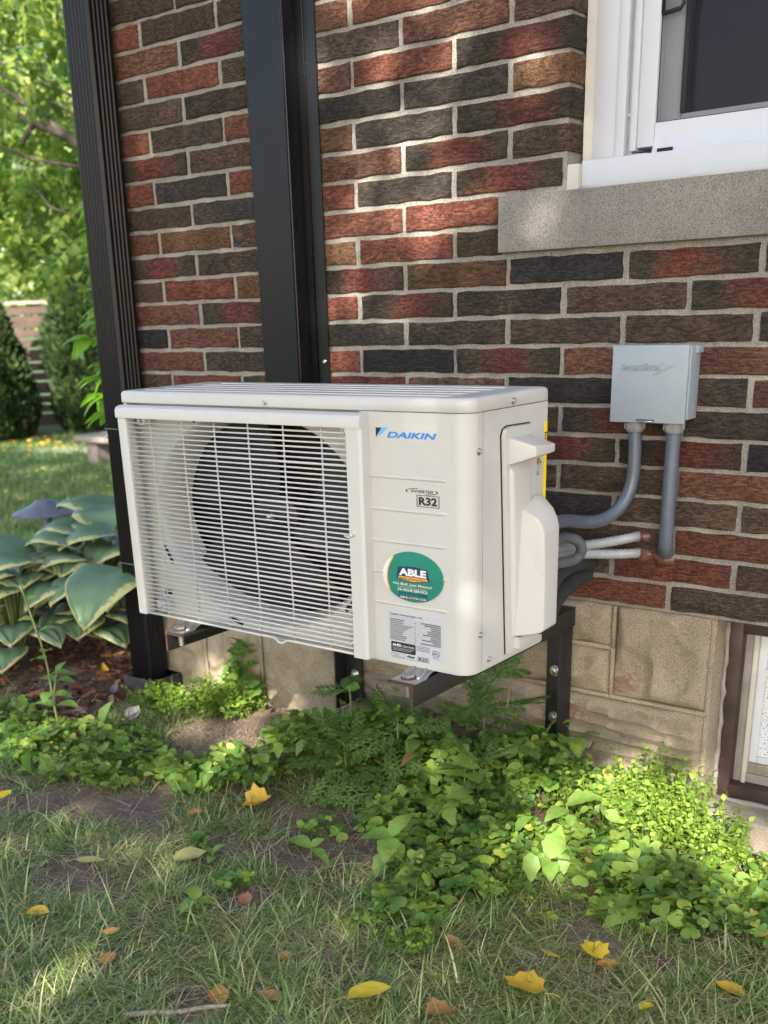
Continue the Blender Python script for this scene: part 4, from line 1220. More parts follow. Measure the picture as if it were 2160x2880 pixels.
line('white_conduit', [(1.446, .012, .698), (1.440, -.018, .699), (1.401, -.05, .691), (1.359, -.1, .687), (1.34, -.17, .693), (1.335, -.26, .70)], .0105, MT['white_conduit'], 'upper of two white ribbed conduits leaving the brick wall with a rusty end', 'conduit', .0022, .011)
line('white_conduit', [(1.449, .012, .658), (1.442, -.018, .660), (1.402, -.05, .660), (1.36, -.1, .666), (1.34, -.17, .675), (1.335, -.26, .68)], .0105, MT['white_conduit'], 'lower of two white ribbed conduits leaving the brick wall', 'conduit', .0022, .011)
line('drain_hose', [(1.392, -.37, .740), (1.382, -.28, .737), (1.378, -.25, .734), (1.380, -.22, .727), (1.388, -.2, .716), (1.391, -.19, .697), (1.384, -.19, .680), (1.376, -.21, .672), (1.37, -.26, .676), (1.36, -.34, .68)], .0125, MT['hose'], 'dark grey hose bent in a loop beside the heat pump cover', 'hose')
line('insulated_pipe', [(1.316, .02, .618), (1.330, -.02, .627), (1.334, -.08, .639), (1.340, -.16, .645), (1.355, -.24, .644), (1.385, -.33, .639), (1.405, -.40, .64)], .0205, MT['rubber_black'], 'upper black foam insulated pipe between the wall and the heat pump', 'pipe')
line('insulated_pipe', [(1.300, .02, .588), (1.314, -.02, .593), (1.318, -.09, .590), (1.325, -.15, .583), (1.340, -.22, .574), (1.375, -.32, .566), (1.40, -.40, .57)], .0215, MT['rubber_black'], 'lower black foam insulated pipe sloping down to the heat pump', 'pipe')
sealm = simple('sealant', (.16, .075, .06), .25, var=.4, vs=50, bs=.5, bscale=70, bd=.004)
for c, r_, lb in (((1.512, .0, .652), .022, 'glossy sealant around the grey conduit entering the wall'), ((1.4555, .0, .700), .017, 'reddish sealant around the upper white conduit'), ((1.462, .0, .656), .021, 'glossy sealant smear around the lower white conduit')):
    q = MB(); V = []
    rs = random.Random(int(c[0] * 1000 + c[2] * 77))
    for k, (s_, yy) in enumerate(((1.0, .0005), (.8, -.006), (.45, -.010), (.05, -.011))):
        for i in range(14):
            a = 2 * math.pi * i / 14
            w_ = r_ * s_ * (1 + .25 * rs.uniform(-1, 1))
            V.append((c[0] + w_ * 1.25 * math.cos(a), c[1] + yy, c[2] + w_ * .8 * math.sin(a)))
    q.add(V, [(k * 14 + i, k * 14 + (i + 1) % 14, (k + 1) * 14 + (i + 1) % 14, (k + 1) * 14 + i) for k in range(3) for i in range(14)])
    tag(q.build('sealant_blob', sealm, None, smooth=True), lb, 'sealant')
# ------------------------------------------------------------------ leaf templates (base at origin, along +Y, face up +Z)
def tri_fan_leaf(outline, fold=.25, droop=.3):
    """flat outline folded along its midrib and drooping to the tip"""
    V = [(0, 0, 0)]
    mid = [(0, y) for y in np.linspace(0, max(p[1] for p in outline), 4)]
    L_ = max(p[1] for p in outline)
    f = lambda x, y: (x, y, abs(x) * fold - droop * (y / L_) ** 2 * L_ * .5)
    V = [f(0, L_ * .5)] + [f(*p) for p in outline]
    n = len(outline)
    F = [(0, 1 + i, 1 + (i + 1) % n) for i in range(n)]
    return np.array(V, float), np.array(F)
def heart_trefoil():
    h = [(0, 0), (.30, .22), (.52, .55), (.50, .80), (.30, .93), (0, .78), (-.30, .93), (-.50, .80), (-.52, .55), (-.30, .22)]
    v, f = tri_fan_leaf(h, .28, .45)
    VV, FF = [], []
    for k in range(3):
        a = 2 * math.pi * k / 3 + .2
        c, s_ = math.cos(a), math.sin(a)
        R_ = np.array([[c, -s_, 0], [s_, c, 0], [0, 0, 1]])
        FF.append(f + len(v) * k); VV.append(v @ R_.T)
    return np.concatenate(VV), np.concatenate(FF)
def ovate(w_=.32, teeth=0, n=6, fold=.2, droop=.35, power=1.0):
    V, F = [], []
    for i in range(n + 1):
        t_ = i / n
        ww = w_ * math.sin(math.pi * min(1, t_ ** .75 * .98 + .02)) ** power
        if teeth and 0 < i < n: ww *= 1 + (.10 if i % 2 else -.06)
        z = -droop * t_ ** 2 * .6 + .06 * math.sin(t_ * 3)
        V += [(-ww, t_, z + fold * ww), (0, t_, z), (ww, t_, z + fold * ww)]
    for i in range(n):
        a = 3 * i; b_ = a + 3
        F += [(a, a + 1, b_ + 1), (a, b_ + 1, b_), (a + 1, a + 2, b_ + 2), (a + 1, b_ + 2, b_ + 1)]
    return np.array(V, float), np.array(F)
def pinnate(pairs=4, lw=.11, ll=.36, droop=.25):
    VV, FF = [], []
    lv, lf = ovate(lw / ll, n=2, fold=.15, droop=.3)
    n0 = 0
    def put(y, ang, sc):
        nonlocal n0
        c, s_ = math.cos(ang), math.sin(ang)
        R_ = np.array([[c, -s_, 0], [s_, c, 0], [0, 0, 1]])
        v = (lv * sc) @ R_.T + np.array([0, y, -droop * y * y])
        VV.append(v); FF.append(lf + n0); n0 += len(v)
    for i in range(pairs):
        y = .25 + .65 * i / pairs
        put(y, 1.0, ll * (1 - .1 * i)); put(y, -1.0, ll * (1 - .1 * i))
    put(.93, 0, ll * 1.0)
    v = np.array([(-.008, 0, 0), (.008, 0, 0), (.008, .95, -droop * .9), (-.008, .95, -droop * .9)], float)
    VV.append(v); FF.append(np.array([(0, 1, 2), (0, 2, 3)]) + n0)
    return np.concatenate(VV), np.concatenate(FF)
def feathery():
    """ragweed leaf: pinnate lobes that are lobed again"""
    VV, FF = [], []; n0 = 0
    def quad(p, d, l, w_, z):
        nonlocal n0
        px, py = p; dx, dy = d; nx, ny = -dy, dx
        v = np.array([(px - nx * w_ * .4, py - ny * w_ * .4, z), (px + dx * l * .5 - nx * w_, py + dy * l * .5 - ny * w_, z), (px + dx * l, py + dy * l, z - l * .15), (px + dx * l * .5 + nx * w_, py + dy * l * .5 + ny * w_, z), (px + nx * w_ * .4, py + ny * w_ * .4, z)], float)
        VV.append(v); FF.append(np.array([(0, 1, 2), (0, 2, 4), (4, 2, 3)]) + n0); n0 += 5
    quad((0, 0), (0, 1), 1.0, .022, 0)
    for i in range(6):
        y = .12 + .14 * i; l = .40 * math.sin(math.pi * (.25 + .62 * i / 6)) + .05
        for s_ in (-1, 1):
            a = .95 - .05 * i
            d = (s_ * math.sin(a), math.cos(a))
            quad((0, y), d, l, .035, .02)
            for j in range(1, 4):
                q = (d[0] * l * j / 4, y + d[1] * l * j / 4)
                for e in (-.75, .75):
                    dd = (d[0] * math.cos(e) - d[1] * math.sin(e), d[0] * math.sin(e) + d[1] * math.cos(e))
                    quad(q, dd, l * (.42 - .07 * j), .020, .02)
    return np.concatenate(VV), np.concatenate(FF)
def rots(az, pitch, roll):
    ca, sa, cp, sp_, cr, sr_ = np.cos(az), np.sin(az), np.cos(pitch), np.sin(pitch), np.cos(roll), np.sin(roll)
    o, z = np.ones_like(ca), np.zeros_like(ca)
    Rz = np.stack([ca, -sa, z, sa, ca, z, z, z, o], -1).reshape(-1, 3, 3)
    Rx = np.stack([o, z, z, z, cp, -sp_, z, sp_, cp], -1).reshape(-1, 3, 3)
    Ry = np.stack([cr, z, sr_, z, o, z, -sr_, z, cr], -1).reshape(-1, 3, 3)
    return Rz @ Rx @ Ry
def scatter(tmpl, pos, R_, sc):
    V0, F0 = tmpl
    sc = np.asarray(sc, float)
    V = np.einsum('mij,nj->mni', R_, V0) * sc[:, None, None] + pos[:, None, :]
    F = F0[None] + (np.arange(len(pos)) * len(V0))[:, None, None]
    return V.reshape(-1, 3), F.reshape(-1, 3)
def cat(parts):
    V, F, n = [], [], 0
    for v, f in parts:
        V.append(v); F.append(f + n); n += len(v)
    return np.concatenate(V), np.concatenate(F)
def ribbons(A, B, w_):
    """thin stems from points A to B"""
    d = B - A
    s_ = np.cross(d, np.array([.3, .8, .5])); s_ /= np.linalg.norm(s_, axis=1)[:, None] + 1e-9
    s_ *= w_ / 2
    c = np.cross(d, s_); c /= np.linalg.norm(c, axis=1)[:, None] + 1e-9; c *= w_ / 2
    V = np.stack([A - s_, A + s_, A + c, B - s_ * .7, B + s_ * .7, B + c * .7], 1).reshape(-1, 3)
    F0 = np.array([(0, 1, 4), (0, 4, 3), (1, 2, 5), (1, 5, 4), (2, 0, 3), (2, 3, 5)])
    F = (F0[None] + (np.arange(len(A)) * 6)[:, None, None]).reshape(-1, 3)
    return V, F
GZ = np.vectorize(gz)
def blades(P, az, ln, wd, e0, bend, seg=4):
    n = len(P)
    rows_ = []
    p = P.copy()
    side = np.stack([-np.sin(az), np.cos(az), 0 * az], -1)
    for i in range(seg + 1):
        t_ = i / seg
        w_ = wd * (1 - t_ ** 1.6) * .5 + .00012
        rows_ += [p - side * w_[:, None], p + side * w_[:, None]]
        e = e0 - bend * t_
        st = ln / seg
        p = p + np.stack([np.cos(az) * np.cos(e) * st, np.sin(az) * np.cos(e) * st, np.sin(e) * st], -1)
    V = np.stack(rows_, 1).reshape(-1, 3)
    k = 2 * (seg + 1)
    F0 = np.array([(2 * i, 2 * i + 1, 2 * i + 3, 2 * i + 2) for i in range(seg)])
    F = (F0[None] + (np.arange(n) * k)[:, None, None]).reshape(-1, 4)
    return V, F

# ------------------------------------------------------------------ where things grow
SOR = [(-.30, -.72, .20, .12, .05, 80), (.00, -.52, .20, .10, .055, 80), (.24, -.60, .15, .07, .05, 55), (-.45, -.60, .18, .12, .05, 50), (-.09, -.68, .19, .13, .055, 95), (.15, -.73, .17, .08, .05, 70), (.38, -.60, .15, .07, .05, 70), (.50, -.47, .15, .09, .07, 90), (.62, -.27, .19, .12, .13, 170), (.84, -.20, .21, .14, .17, 210),
       (1.10, -.24, .20, .16, .15, 200), (1.25, -.13, .15, .10, .18, 120), (1.10, -.48, .13, .12, .08, 90), (1.32, -.66, .14, .10, .06, 95), (1.32, -.80, .09, .06, .045, 40), (1.38, -.48, .15, .13, .09, 120),
       (1.58, -.38, .17, .12, .09, 110), (1.76, -.36, .15, .13, .07, 90), (1.92, -.30, .12, .12, .06, 60), (1.49, -.10, .15, .08, .11, 90), (.10, -.05, .09, .035, .20, 45), (.72, -.86, .06, .03, .04, 8), (.92, -.62, .06, .04, .05, 14), (.95, -.95, .05, .04, .04, 8)]
CHK = [(1.62, -.10, .18, .085, .21, 1200), (1.48, -.15, .16, .10, .17, 750), (1.74, -.13, .13, .07, .10, 500), (1.35, -.30, .16, .14, .10, 500), (.03, -.13, .16, .075, .11, 1000), (-.13, -.19, .13, .07, .08, 700), (.13, -.09, .09, .06, .09, 320), (1.40, -.56, .16, .12, .07, 380), (1.85, -.24, .14, .10, .06, 320), (1.66, -.44, .14, .10, .06, 260), (-.30, -.60, .22, .13, .05, 420), (.60, -.30, .16, .12, .10, 240), (.85, -.28, .2, .12, .10, 260), (1.36, -.88, .12, .06, .04, 180)]
BARE = [(.27, -.30, .22, .10, .9), (.81, -.565, .17, .08, .95), (.73, -.82, .12, .07, .9), (.585, -1.10, .16, .07, .9), (.30, -.85, .17, .07, .8), (1.16, -1.29, .10, .06, .8), (.95, -.74, .12, .08, .8), (1.0, -1.0, .06, .05, .5), (.45, -.75, .10, .05, .7), (1.70, -.62, .12, .05, .7), (.1, -.95, .12, .06, .6)]
def dens(x, y):
    d = .75 + .6 * noise.noise((x * 6, y * 6, 2.2)) + .3 * noise.noise((x * 17, y * 17, 5.2))
    for cx, cy, rx, ry, s_ in BARE:
        q = ((x - cx) / rx) ** 2 + ((y - cy) / ry) ** 2
        d -= 1.7 * s_ * math.exp(-q)
    for cx, cy, rx, ry, h, n in SOR:
        q = ((x - cx) / rx) ** 2 + ((y - cy) / ry) ** 2
        d -= .55 * math.exp(-q)
    if y > -.35: d -= (y + .35) * 2.4
    if x < -.25 and y > -.55 - .2 * (x + .25): d -= .9
    return d
# --- near lawn
tc_ = []
while len(tc_) < 6800:
    x, y = RNG.uniform(-.75, 2.35), RNG.uniform(-1.8, -.12)
    if RNG.random() < dens(x, y): tc_.append((x, y))
tc_ = np.array(tc_)
rep = RNG.integers(7, 24, len(tc_))
B = np.repeat(tc_, rep, 0) + RNG.normal(0, .016, (rep.sum(), 2))
n = len(B)
az = RNG.uniform(0, 2 * math.pi, n)
tuft_az = np.repeat(RNG.uniform(0, 2 * math.pi, len(tc_)), rep)
az = np.where(RNG.random(n) < .55, tuft_az + RNG.normal(0, .6, n), az)
ln = (RNG.gamma(4.5, .0100, n) * np.repeat(RNG.uniform(.65, 1.5, len(tc_)), rep)).clip(.015, .17)
P = np.concatenate([B, (GZ(B[:, 0], B[:, 1]) - .002)[:, None]], 1)
V, F = blades(P, az, ln, np.where(RNG.random(n) < .2, RNG.uniform(.0032, .0048, n), RNG.uniform(.0014, .0030, n)), RNG.uniform(.12, 1.1, n), RNG.uniform(.4, 1.5, n))
V[:, 2] = np.maximum(V[:, 2], GZ(V[:, 0], V[:, 1]) + .0015)
go = np_mesh('lawn_grass', V, F, LM['grass'], smooth=True)
tag(go, 'thin shaggy grass with worn patches in the foreground', 'grass', kind='stuff')
# --- dead straw lying about
sx_, ln_ = [], []
while len(sx_) < 9000:
    x, y = RNG.uniform(-.7, 2.3), RNG.uniform(-1.75, -.2)
    w_ = .25 + .8 * max(0, noise.noise((x * 4 + 7, y * 4, 8.8)))
    for cx, cy, rx, ry, q in ((.27, -.42, .22, .07, 1.6), (.60, -.98, .08, .04, 2.5), (1.15, -1.05, .12, .06, 2.0), (.85, -1.15, .08, .04, 1.6), (1.85, -.75, .2, .1, 1.2), (.3, -1.35, .3, .15, 1.0), (.35, -.28, .2, .08, 1.0)):
        w_ += q * math.exp(-((x - cx) / rx) ** 2 - ((y - cy) / ry) ** 2)
    if RNG.random() < w_ * .5: sx_.append((x, y))
sx_ = np.array(sx_); n = len(sx_)
P = np.concatenate([sx_, (GZ(sx_[:, 0], sx_[:, 1]) + RNG.uniform(.001, .012, n))[:, None]], 1)
V, F = blades(P, RNG.uniform(0, 6.3, n), RNG.uniform(.02, .11, n), RNG.uniform(.0009, .0022, n), RNG.uniform(-.05, .35, n), RNG.uniform(-.1, .6, n))
V[:, 2] = np.maximum(V[:, 2], GZ(V[:, 0], V[:, 1]) + .001)
tag(np_mesh('dry_straw', V, F, LM['straw'], smooth=True), 'dry tan straw and dead grass lying on the soil', 'straw', kind='stuff')
# --- crumbs of soil
cs = RNG.uniform((-.7, -1.7), (2.2, -.02), (6000, 2)); n = len(cs)
oc = (np.array([(1, 0, 0), (-1, 0, 0), (0, 1, 0), (0, -1, 0), (0, 0, 1), (0, 0, -1)], float), np.array([(0, 2, 4), (2, 1, 4), (1, 3, 4), (3, 0, 4), (2, 0, 5), (1, 2, 5), (3, 1, 5), (0, 3, 5)]))
V, F = scatter(oc, np.concatenate([cs, GZ(cs[:, 0], cs[:, 1])[:, None]], 1), rots(RNG.uniform(0, 6, n), RNG.uniform(0, 6, n), RNG.uniform(0, 6, n)), RNG.gamma(2, .0014, n) + .0008)
tag(np_mesh('soil_crumbs', V, F, MT['ground'], smooth=True), 'small crumbs of brown soil on the bare ground', 'soil', kind='stuff')

# --- wood sorrel: trefoil leaves on thin stalks
tre = heart_trefoil()
pos, base_, = [], []
for cx, cy, rx, ry, h, n in SOR:
    k = int(n * 1.25)
    a = RNG.uniform(0, 2 * math.pi, k); r_ = np.sqrt(RNG.random(k))
    x = cx + rx * r_ * np.cos(a); y = np.minimum(cy + ry * r_ * np.sin(a), -.022)
    hh = h * (1 - .55 * r_ ** 2) * RNG.uniform(.45, 1.15, k) + .012
    g_ = GZ(x, y)
    pos.append(np.stack([x, y, g_ + hh], 1))
    base_.append(np.stack([x + RNG.normal(0, .02, k), np.minimum(y + RNG.normal(0, .02, k), -.015), g_], 1))
pos = np.concatenate(pos); base_ = np.concatenate(base_); n = len(pos)
V1 = scatter(tre, pos, rots(RNG.uniform(0, 6.3, n), RNG.normal(0, .38, n), RNG.normal(0, .38, n)), RNG.gamma(8, .0029, n).clip(.008, .04))
V2 = ribbons(base_, pos, .0013)
V, F = cat([V1, V2])
tag(np_mesh('wood_sorrel', V, F, LM['sorrel'], smooth=True), 'mass of clover-like wood sorrel along the foot of the wall', 'wood sorrel', kind='stuff')
# flowers of the sorrel
k = 46
sel = RNG.choice(n, k, replace=False)
pet = np.array([(0, 0, 0)] + [(math.cos(a) * (1 if i % 2 else .55), math.sin(a) * (1 if i % 2 else .55), .35) for i, a in enumerate(np.linspace(0, 2 * math.pi, 10, endpoint=False))], float)
pf = np.array([(0, 1 + i, 1 + (i + 1) % 10) for i in range(10)])
V, F = scatter((pet, pf), pos[sel] + np.array([0, 0, .014]), rots(RNG.uniform(0, 6, k), RNG.normal(0, .4, k), RNG.normal(0, .4, k)), RNG.uniform(.0045, .0075, k))
tag(np_mesh('sorrel_flowers', V, F, LM['flower']), 'tiny yellow flowers dotted among the wood sorrel', 'flowers', kind='stuff')
# --- small-leaved bright cover in mounds
sm_leaf = ovate(.34, n=3, fold=.25, droop=.3)
pos, base_, azs = [], [], []
for cx, cy, rx, ry, h, n in CHK:
    k = max(10, n // 9)                                  # sprigs, each with leaves up its stalk
    a = RNG.uniform(0, 2 * math.pi, k); r_ = np.sqrt(RNG.random(k))
    x = cx + rx * r_ * np.cos(a); y = np.minimum(cy + ry * r_ * np.sin(a), -.03)
    g_ = GZ(x, y); hh = h * (1 - .6 * r_ ** 2) * RNG.uniform(.55, 1.2, k) + .015
    tx = RNG.normal(0, .025, k); ty = RNG.normal(-.012, .02, k)
    b0_ = np.stack([x, y, g_], 1); t0_ = np.stack([x + tx, np.minimum(y + ty, -.02), g_ + hh], 1)
    for j in range(9):
        q = .35 + .65 * j / 8
        pos.append(b0_ + (t0_ - b0_) * q + RNG.normal(0, .003, (k, 3)))
    base_.append((b0_, t0_))
pos = np.concatenate(pos); n = len(pos)
pos[:, 1] = np.minimum(pos[:, 1], -.018)
V1 = scatter(sm_leaf, pos, rots(RNG.uniform(0, 6.3, n), RNG.uniform(-.3, .8, n), RNG.normal(0, .4, n)), RNG.gamma(14, .00115, n))
V2 = ribbons(np.concatenate([b[0] for b in base_]), np.concatenate([b[1] for b in base_]), .0018)
V, F = cat([V1, V2])
tag(np_mesh('creeping_weed', V, F, LM['chick'], smooth=True), 'bright green small-leaved creeping weed in low mounds', 'ground cover', kind='stuff')
# a looser mix of broad leaves of other seedlings
mx_ = []
for cx, cy, rx, ry, h, n in SOR[:21]:
    k = max(4, n // 7)
    a = RNG.uniform(0, 2 * math.pi, k); r_ = np.sqrt(RNG.random(k)) * 1.15
    x = cx + rx * r_ * np.cos(a); y = np.minimum(cy + ry * r_ * np.sin(a), -.03)
    mx_.append(np.stack([x, y, GZ(x, y) + h * RNG.uniform(.5, 1.25, k) + .015], 1))
mx_ = np.concatenate(mx_); n = len(mx_)
V1 = scatter(ovate(.30, teeth=1, n=6, fold=.25, droop=.5), mx_, rots(RNG.uniform(0, 6.3, n), RNG.normal(-.1, .45, n), RNG.normal(0, .4, n)), RNG.gamma(6, .0065, n).clip(.015, .075))
bs_ = mx_ - np.stack([RNG.normal(0, .015, n), RNG.normal(0, .015, n), mx_[:, 2]], 1); bs_[:, 1] = np.minimum(bs_[:, 1], -.015)
V, F = cat([V1, ribbons(bs_, mx_, .0016)])
tag(np_mesh('mixed_seedlings', V, F, LM['weed'], smooth=True), 'mixed broad-leaved seedlings scattered through the ground cover', 'seedlings', kind='stuff')
# runners over the soil
V, F = blades(np.array([(x, y, gz(x, y) + .004) for x, y in RNG.uniform((-.3, -.8), (1.9, -.05), (160, 2))]), RNG.uniform(0, 6.3, 160), RNG.uniform(.06, .2, 160), RNG.uniform(.0012, .0022, 160), RNG.uniform(.3, 1.2, 160), RNG.uniform(.4, 1.8, 160), 6)
tag(np_mesh('runner_stems', V, F, LM['stem'], smooth=True), 'thin pale green stalks straggling through the ground cover', 'stems', kind='stuff')

# --- single weeds, each a thing with its own leaves
def single_leaf(parent, base, tip_dir, length, tmpl, m, roll=0.0, pitch=None, name='leaf'):
    d = Vector(tip_dir).normalized()
    az = math.atan2(-d.x, d.y); pt = math.asin(max(-1, min(1, d.z))) if pitch is None else pitch
    R_ = rots(np.array([az]), np.array([pt]), np.array([roll]))
    V, F = scatter(tmpl, np.zeros((1, 3)), R_, [length])
    me = bpy.data.meshes.new(name); me.from_pydata(V.tolist(), [], F.tolist())
    for p in me.polygons: p.use_smooth = True
    me.materials.append(m)
    o = bpy.data.objects.new(name, me); o.location = base
    return link(o, parent)
OV = ovate(.34, teeth=1, n=8, fold=.22, droop=.35)
LOB = tri_fan_leaf([(0, 0), (.18, .08), (.46, .10), (.34, .34), (.52, .50), (.26, .62), (.20, .80), (0, 1.0), (-.20, .80), (-.26, .62), (-.52, .50), (-.34, .34), (-.46, .10), (-.18, .08)], .12, .3)
LONG = ovate(.17, n=8, fold=.25, droop=.5)
def weed(x, y, h, leaves, label, m=LM['weed'], lean=(0, 0)):
    g_ = gz(x, y)
    w_ = empty('broadleaf_weed', (x, y, g_), label, 'weed')
    q = MB(); q.tube([(x, y, g_ - .01), (x + lean[0] * .4, y + lean[1] * .4, g_ + h * .5), (x + lean[0], y + lean[1], g_ + h)], [.0022, .0020, .0014], 6); q.build('stem', LM['stem'], w_, smooth=True)
    for (t_, a, el, l_, tm) in leaves:
        b = Vector((x + lean[0] * t_, y + lean[1] * t_, g_ + h * t_))
        a = math.radians(a); e = math.radians(el)
        single_leaf(w_, b, (math.cos(a) * math.cos(e), math.sin(a) * math.cos(e), math.sin(e)), l_, tm, m, random.uniform(-.25, .25))
    return w_
weed(1.18, -.36, .15, [(1, 215, 5, .085, LOB), (.95, 330, 10, .080, LOB), (.98, 120, 25, .085, LOB), (.7, 270, -5, .075, LOB), (.75, 30, 0, .08, LOB)], 'seedling with jagged lobed leaves rising from the sorrel below the bracket')
weed(1.175, -.66, .09, [(1, 200, 0, .085, OV), (1, 85, 35, .085, OV), (1, 290, -15, .078, OV), (.9, 330, -20, .06, OV), (.6, 255, -45, .09, OV), (1, 20, 20, .045, OV)], 'weed with five pale ovate leaves at the edge of the bare soil')
weed(.975, -.72, .035, [(.9, 170, 5, .11, LONG), (.9, -15, 2, .08, LONG), (1, 60, 30, .04, OV)], 'low weed with one long leaf lying over dark soil')
weed(1.50, -.50, .075, [(1, 230, -5, .075, OV), (1, 20, 5, .075, OV), (.9, 300, -10, .06, OV), (1, 100, 40, .08, OV)], 'weed with pale green leaf pair amid the grass right of the sorrel')
weed(1.45, -.33, .12, [(1, 40, 20, .09, OV), (.9, 250, 0, .07, OV), (.8, 330, -20, .09, LONG), (.7, 150, 0, .06, OV)], 'upright ovate-leaved weed in front of the foundation corner')
weed(1.335, -.06, .17, [(1, 300, -15, .07, OV), (.9, 200, 0, .06, OV), (1, 20, 25, .065, OV), (.6, 250, -10, .07, OV)], 'tall ovate-leaved weed against the foundation right of the bracket post')
weed(.80, -.88, .035, [(1, 60, 35, .04, OV), (1, 190, 20, .035, OV), (.8, 300, 10, .035, OV)], 'tiny seedling standing alone on the bare soil patch')
weed(.945, -1.07, .04, [(1, 150, 25, .05, OV), (1, 270, 0, .05, OV), (.9, 20, 10, .045, OV), (.6, 220, 0, .05, OV)], 'small dark-leaved seedling in the foreground grass')
weed(1.70, -.48, .05, [(1, 215, -5, .13, LONG), (.8, 250, -10, .09, OV), (1, 30, 20, .07, LONG)], 'weed with a long drooping blade-like leaf in the sunlit patch')
# ragweed
FE = feathery()
def ragweed(x, y, h, n, label, lean=(0, 0), ll=.12):
    g_ = gz(x, y)
    w_ = empty('ragweed', (x, y, g_), label, 'ragweed')
    q = MB(); q.tube([(x, y, g_ - .01), (x + lean[0] * .5, y + lean[1] * .5, g_ + h * .55), (x + lean[0], y + lean[1], g_ + h)], [.003, .0026, .0015], 6); q.build('stem', LM['stem'], w_, smooth=True)
    r_ = random.Random(int(x * 1000))
    for i in range(n):
        t_ = .3 + .7 * i / (n - 1)
        a = i * 2.4 + r_.uniform(-.3, .3)
        e = math.radians(r_.uniform(-25, 30) + 30 * (t_ > .9))
        single_leaf(w_, Vector((x + lean[0] * t_, y + lean[1] * t_, g_ + h * t_)), (math.cos(a) * math.cos(e), math.sin(a) * math.cos(e) - .25, math.sin(e)), 1.4 * ll * (1.15 - .4 * t_) * r_.uniform(.8, 1.15), FE, LM['rag'], r_.uniform(-.3, .3))
ragweed(1.10, -.14, .30, 13, 'tallest feathery ragweed growing up beneath the heat pump near the right bracket')
ragweed(.93, -.30, .22, 11, 'feathery ragweed rising from the sorrel under the middle of the heat pump')
ragweed(1.13, -.12, .36, 6, 'slender ragweed behind the right bracket arm', (.06, -.03), .09)
ragweed(.70, -.20, .30, 6, 'ragweed spray leaning across the left bracket post', (.05, -.08), .10)
ragweed(.78, -.34, .15, 10, 'feathery ragweed spreading over the sorrel left of the middle bracket', (.02, -.03), .12)
ragweed(1.20, -.30, .17, 10, 'feathery ragweed in front of the right bracket post', (-.02, -.03), .11)
ragweed(.99, -.42, .08, 8, 'low rosette of feathery ragweed in front of the sorrel', (0, 0), .11)
# tall sprig at the left edge
def sprig(base, pts, leaves, label):
    w_ = empty('leafy_sprig', base, label, 'weed')
    q = MB(); q.tube(smooth_path([base] + pts, 6), .0035, 6); q.build('stem', LM['stem'], w_, smooth=True)
    P_ = smooth_path([base] + pts, 6)
    for (t_, a, el, l_) in leaves:
        b = P_[int(t_ * (len(P_) - 1))]
        a = math.radians(a); e = math.radians(el)
        single_leaf(w_, b, (math.cos(a) * math.cos(e), math.sin(a) * math.cos(e), math.sin(e)), l_, OV, LM['weed'], random.uniform(-.3, .3))
    return w_
sprig((-.19, -.57, .0), [(-.20, -.575, .11), (-.245, -.55, .25), (-.29, -.545, .37), (-.33, -.545, .48)],
      [(.25, 200, 10, .09), (.28, 20, 15, .09), (.45, 35, 10, .085), (.5, 190, 0, .07), (.7, 40, 20, .07), (.75, 220, 10, .05), (.9, 60, 30, .04), (.35, 300, 0, .07), (.55, 350, 30, .06)],
      'tall leafy sprig standing in front of the mulch at the left edge')
sprig((-.30, -.50, .0), [(-.29, -.51, .10), (-.27, -.50, .19)], [(.9, 200, 10, .07), (.9, 20, 10, .07), (.6, 190, 0, .06), (.6, 30, 0, .06), (1, 90, 40, .05), (.3, 220, 0, .06)],
      'short leafy sprig with paired pale leaves at the mulch edge')

# ------------------------------------------------------------------ fallen leaves and twig
F_OV = [(0, 0), (.20, .10), (.33, .32), (.34, .55), (.22, .80), (.05, .98), (0, 1.05), (-.05, .98), (-.22, .80), (-.34, .55), (-.33, .32), (-.20, .10)]
F_MP = [(0, 0), (.14, .10), (.34, .12), (.36, .30), (.50, .46), (.40, .56), (.32, .74), (.16, .78), (0, 1.0), (-.14, .80), (-.34, .76), (-.38, .58), (-.50, .44), (-.38, .30), (-.32, .10), (-.12, .10)]
F_SL = [(0, 0), (.12, .25), (.15, .5), (.08, .8), (0, 1.0), (-.08, .8), (-.15, .5), (-.12, .25)]
def fallen(x, y, size, rot, shape, m, label, curl=.25, lift=.022, tilt=(.1, .1)):
    size *= .82; curl *= 1.5
    r_ = random.Random(int(x * 999 + y * 77))
    pts = [(a, b) for a, b in shape]
    V = []; F = []
    rings = (0.0, .5, 1.0)
    n = len(pts); cx, cy = 0, .5
    for s_ in rings[1:]:
        for a, b in pts:
            px, py = cx + (a - cx) * s_, cy + (b - cy) * s_
            z = curl * (px * px * 1.6 + (py - .5) ** 2 * .5) + .05 * noise.noise((px * 3, py * 3, x * 10)) + abs(px) * .08
            V.append((px * size, (py - .5) * size, z * size))
    V.append((0, 0, 0)); c_ = len(V) - 1
    for i in range(n):
        j = (i + 1) % n
        F.append((c_, i, j)); F.append((i, n + i, n + j)); F.append((i, n + j, j))
    q = MB(); q.add(V, F)
    q.tube([(0, -.5 * size, .0), (.01, -.68 * size, .004 * size), (.03 * size, -.85 * size, .02 * size)], .0009, 5)
    o = q.build('fallen_leaf', m, None, smooth=True, centre=False, norm=False)
    o.location = (x, y, gz(x, y) + lift)
    o.rotation_euler = (tilt[0], tilt[1], math.radians(rot))
    return tag(o, label, 'leaf')
fallen(1.445, -1.105, .110, -62, F_OV, DL['yellow'], 'large bright yellow pointed leaf in the grass at the bottom of the picture', .2, .035, (.25, -.1))
fallen(1.654, -.885, .105, 100, F_MP, DL['gold'], 'large golden lobed leaf with brown blotches in the foreground grass', .3, .038)
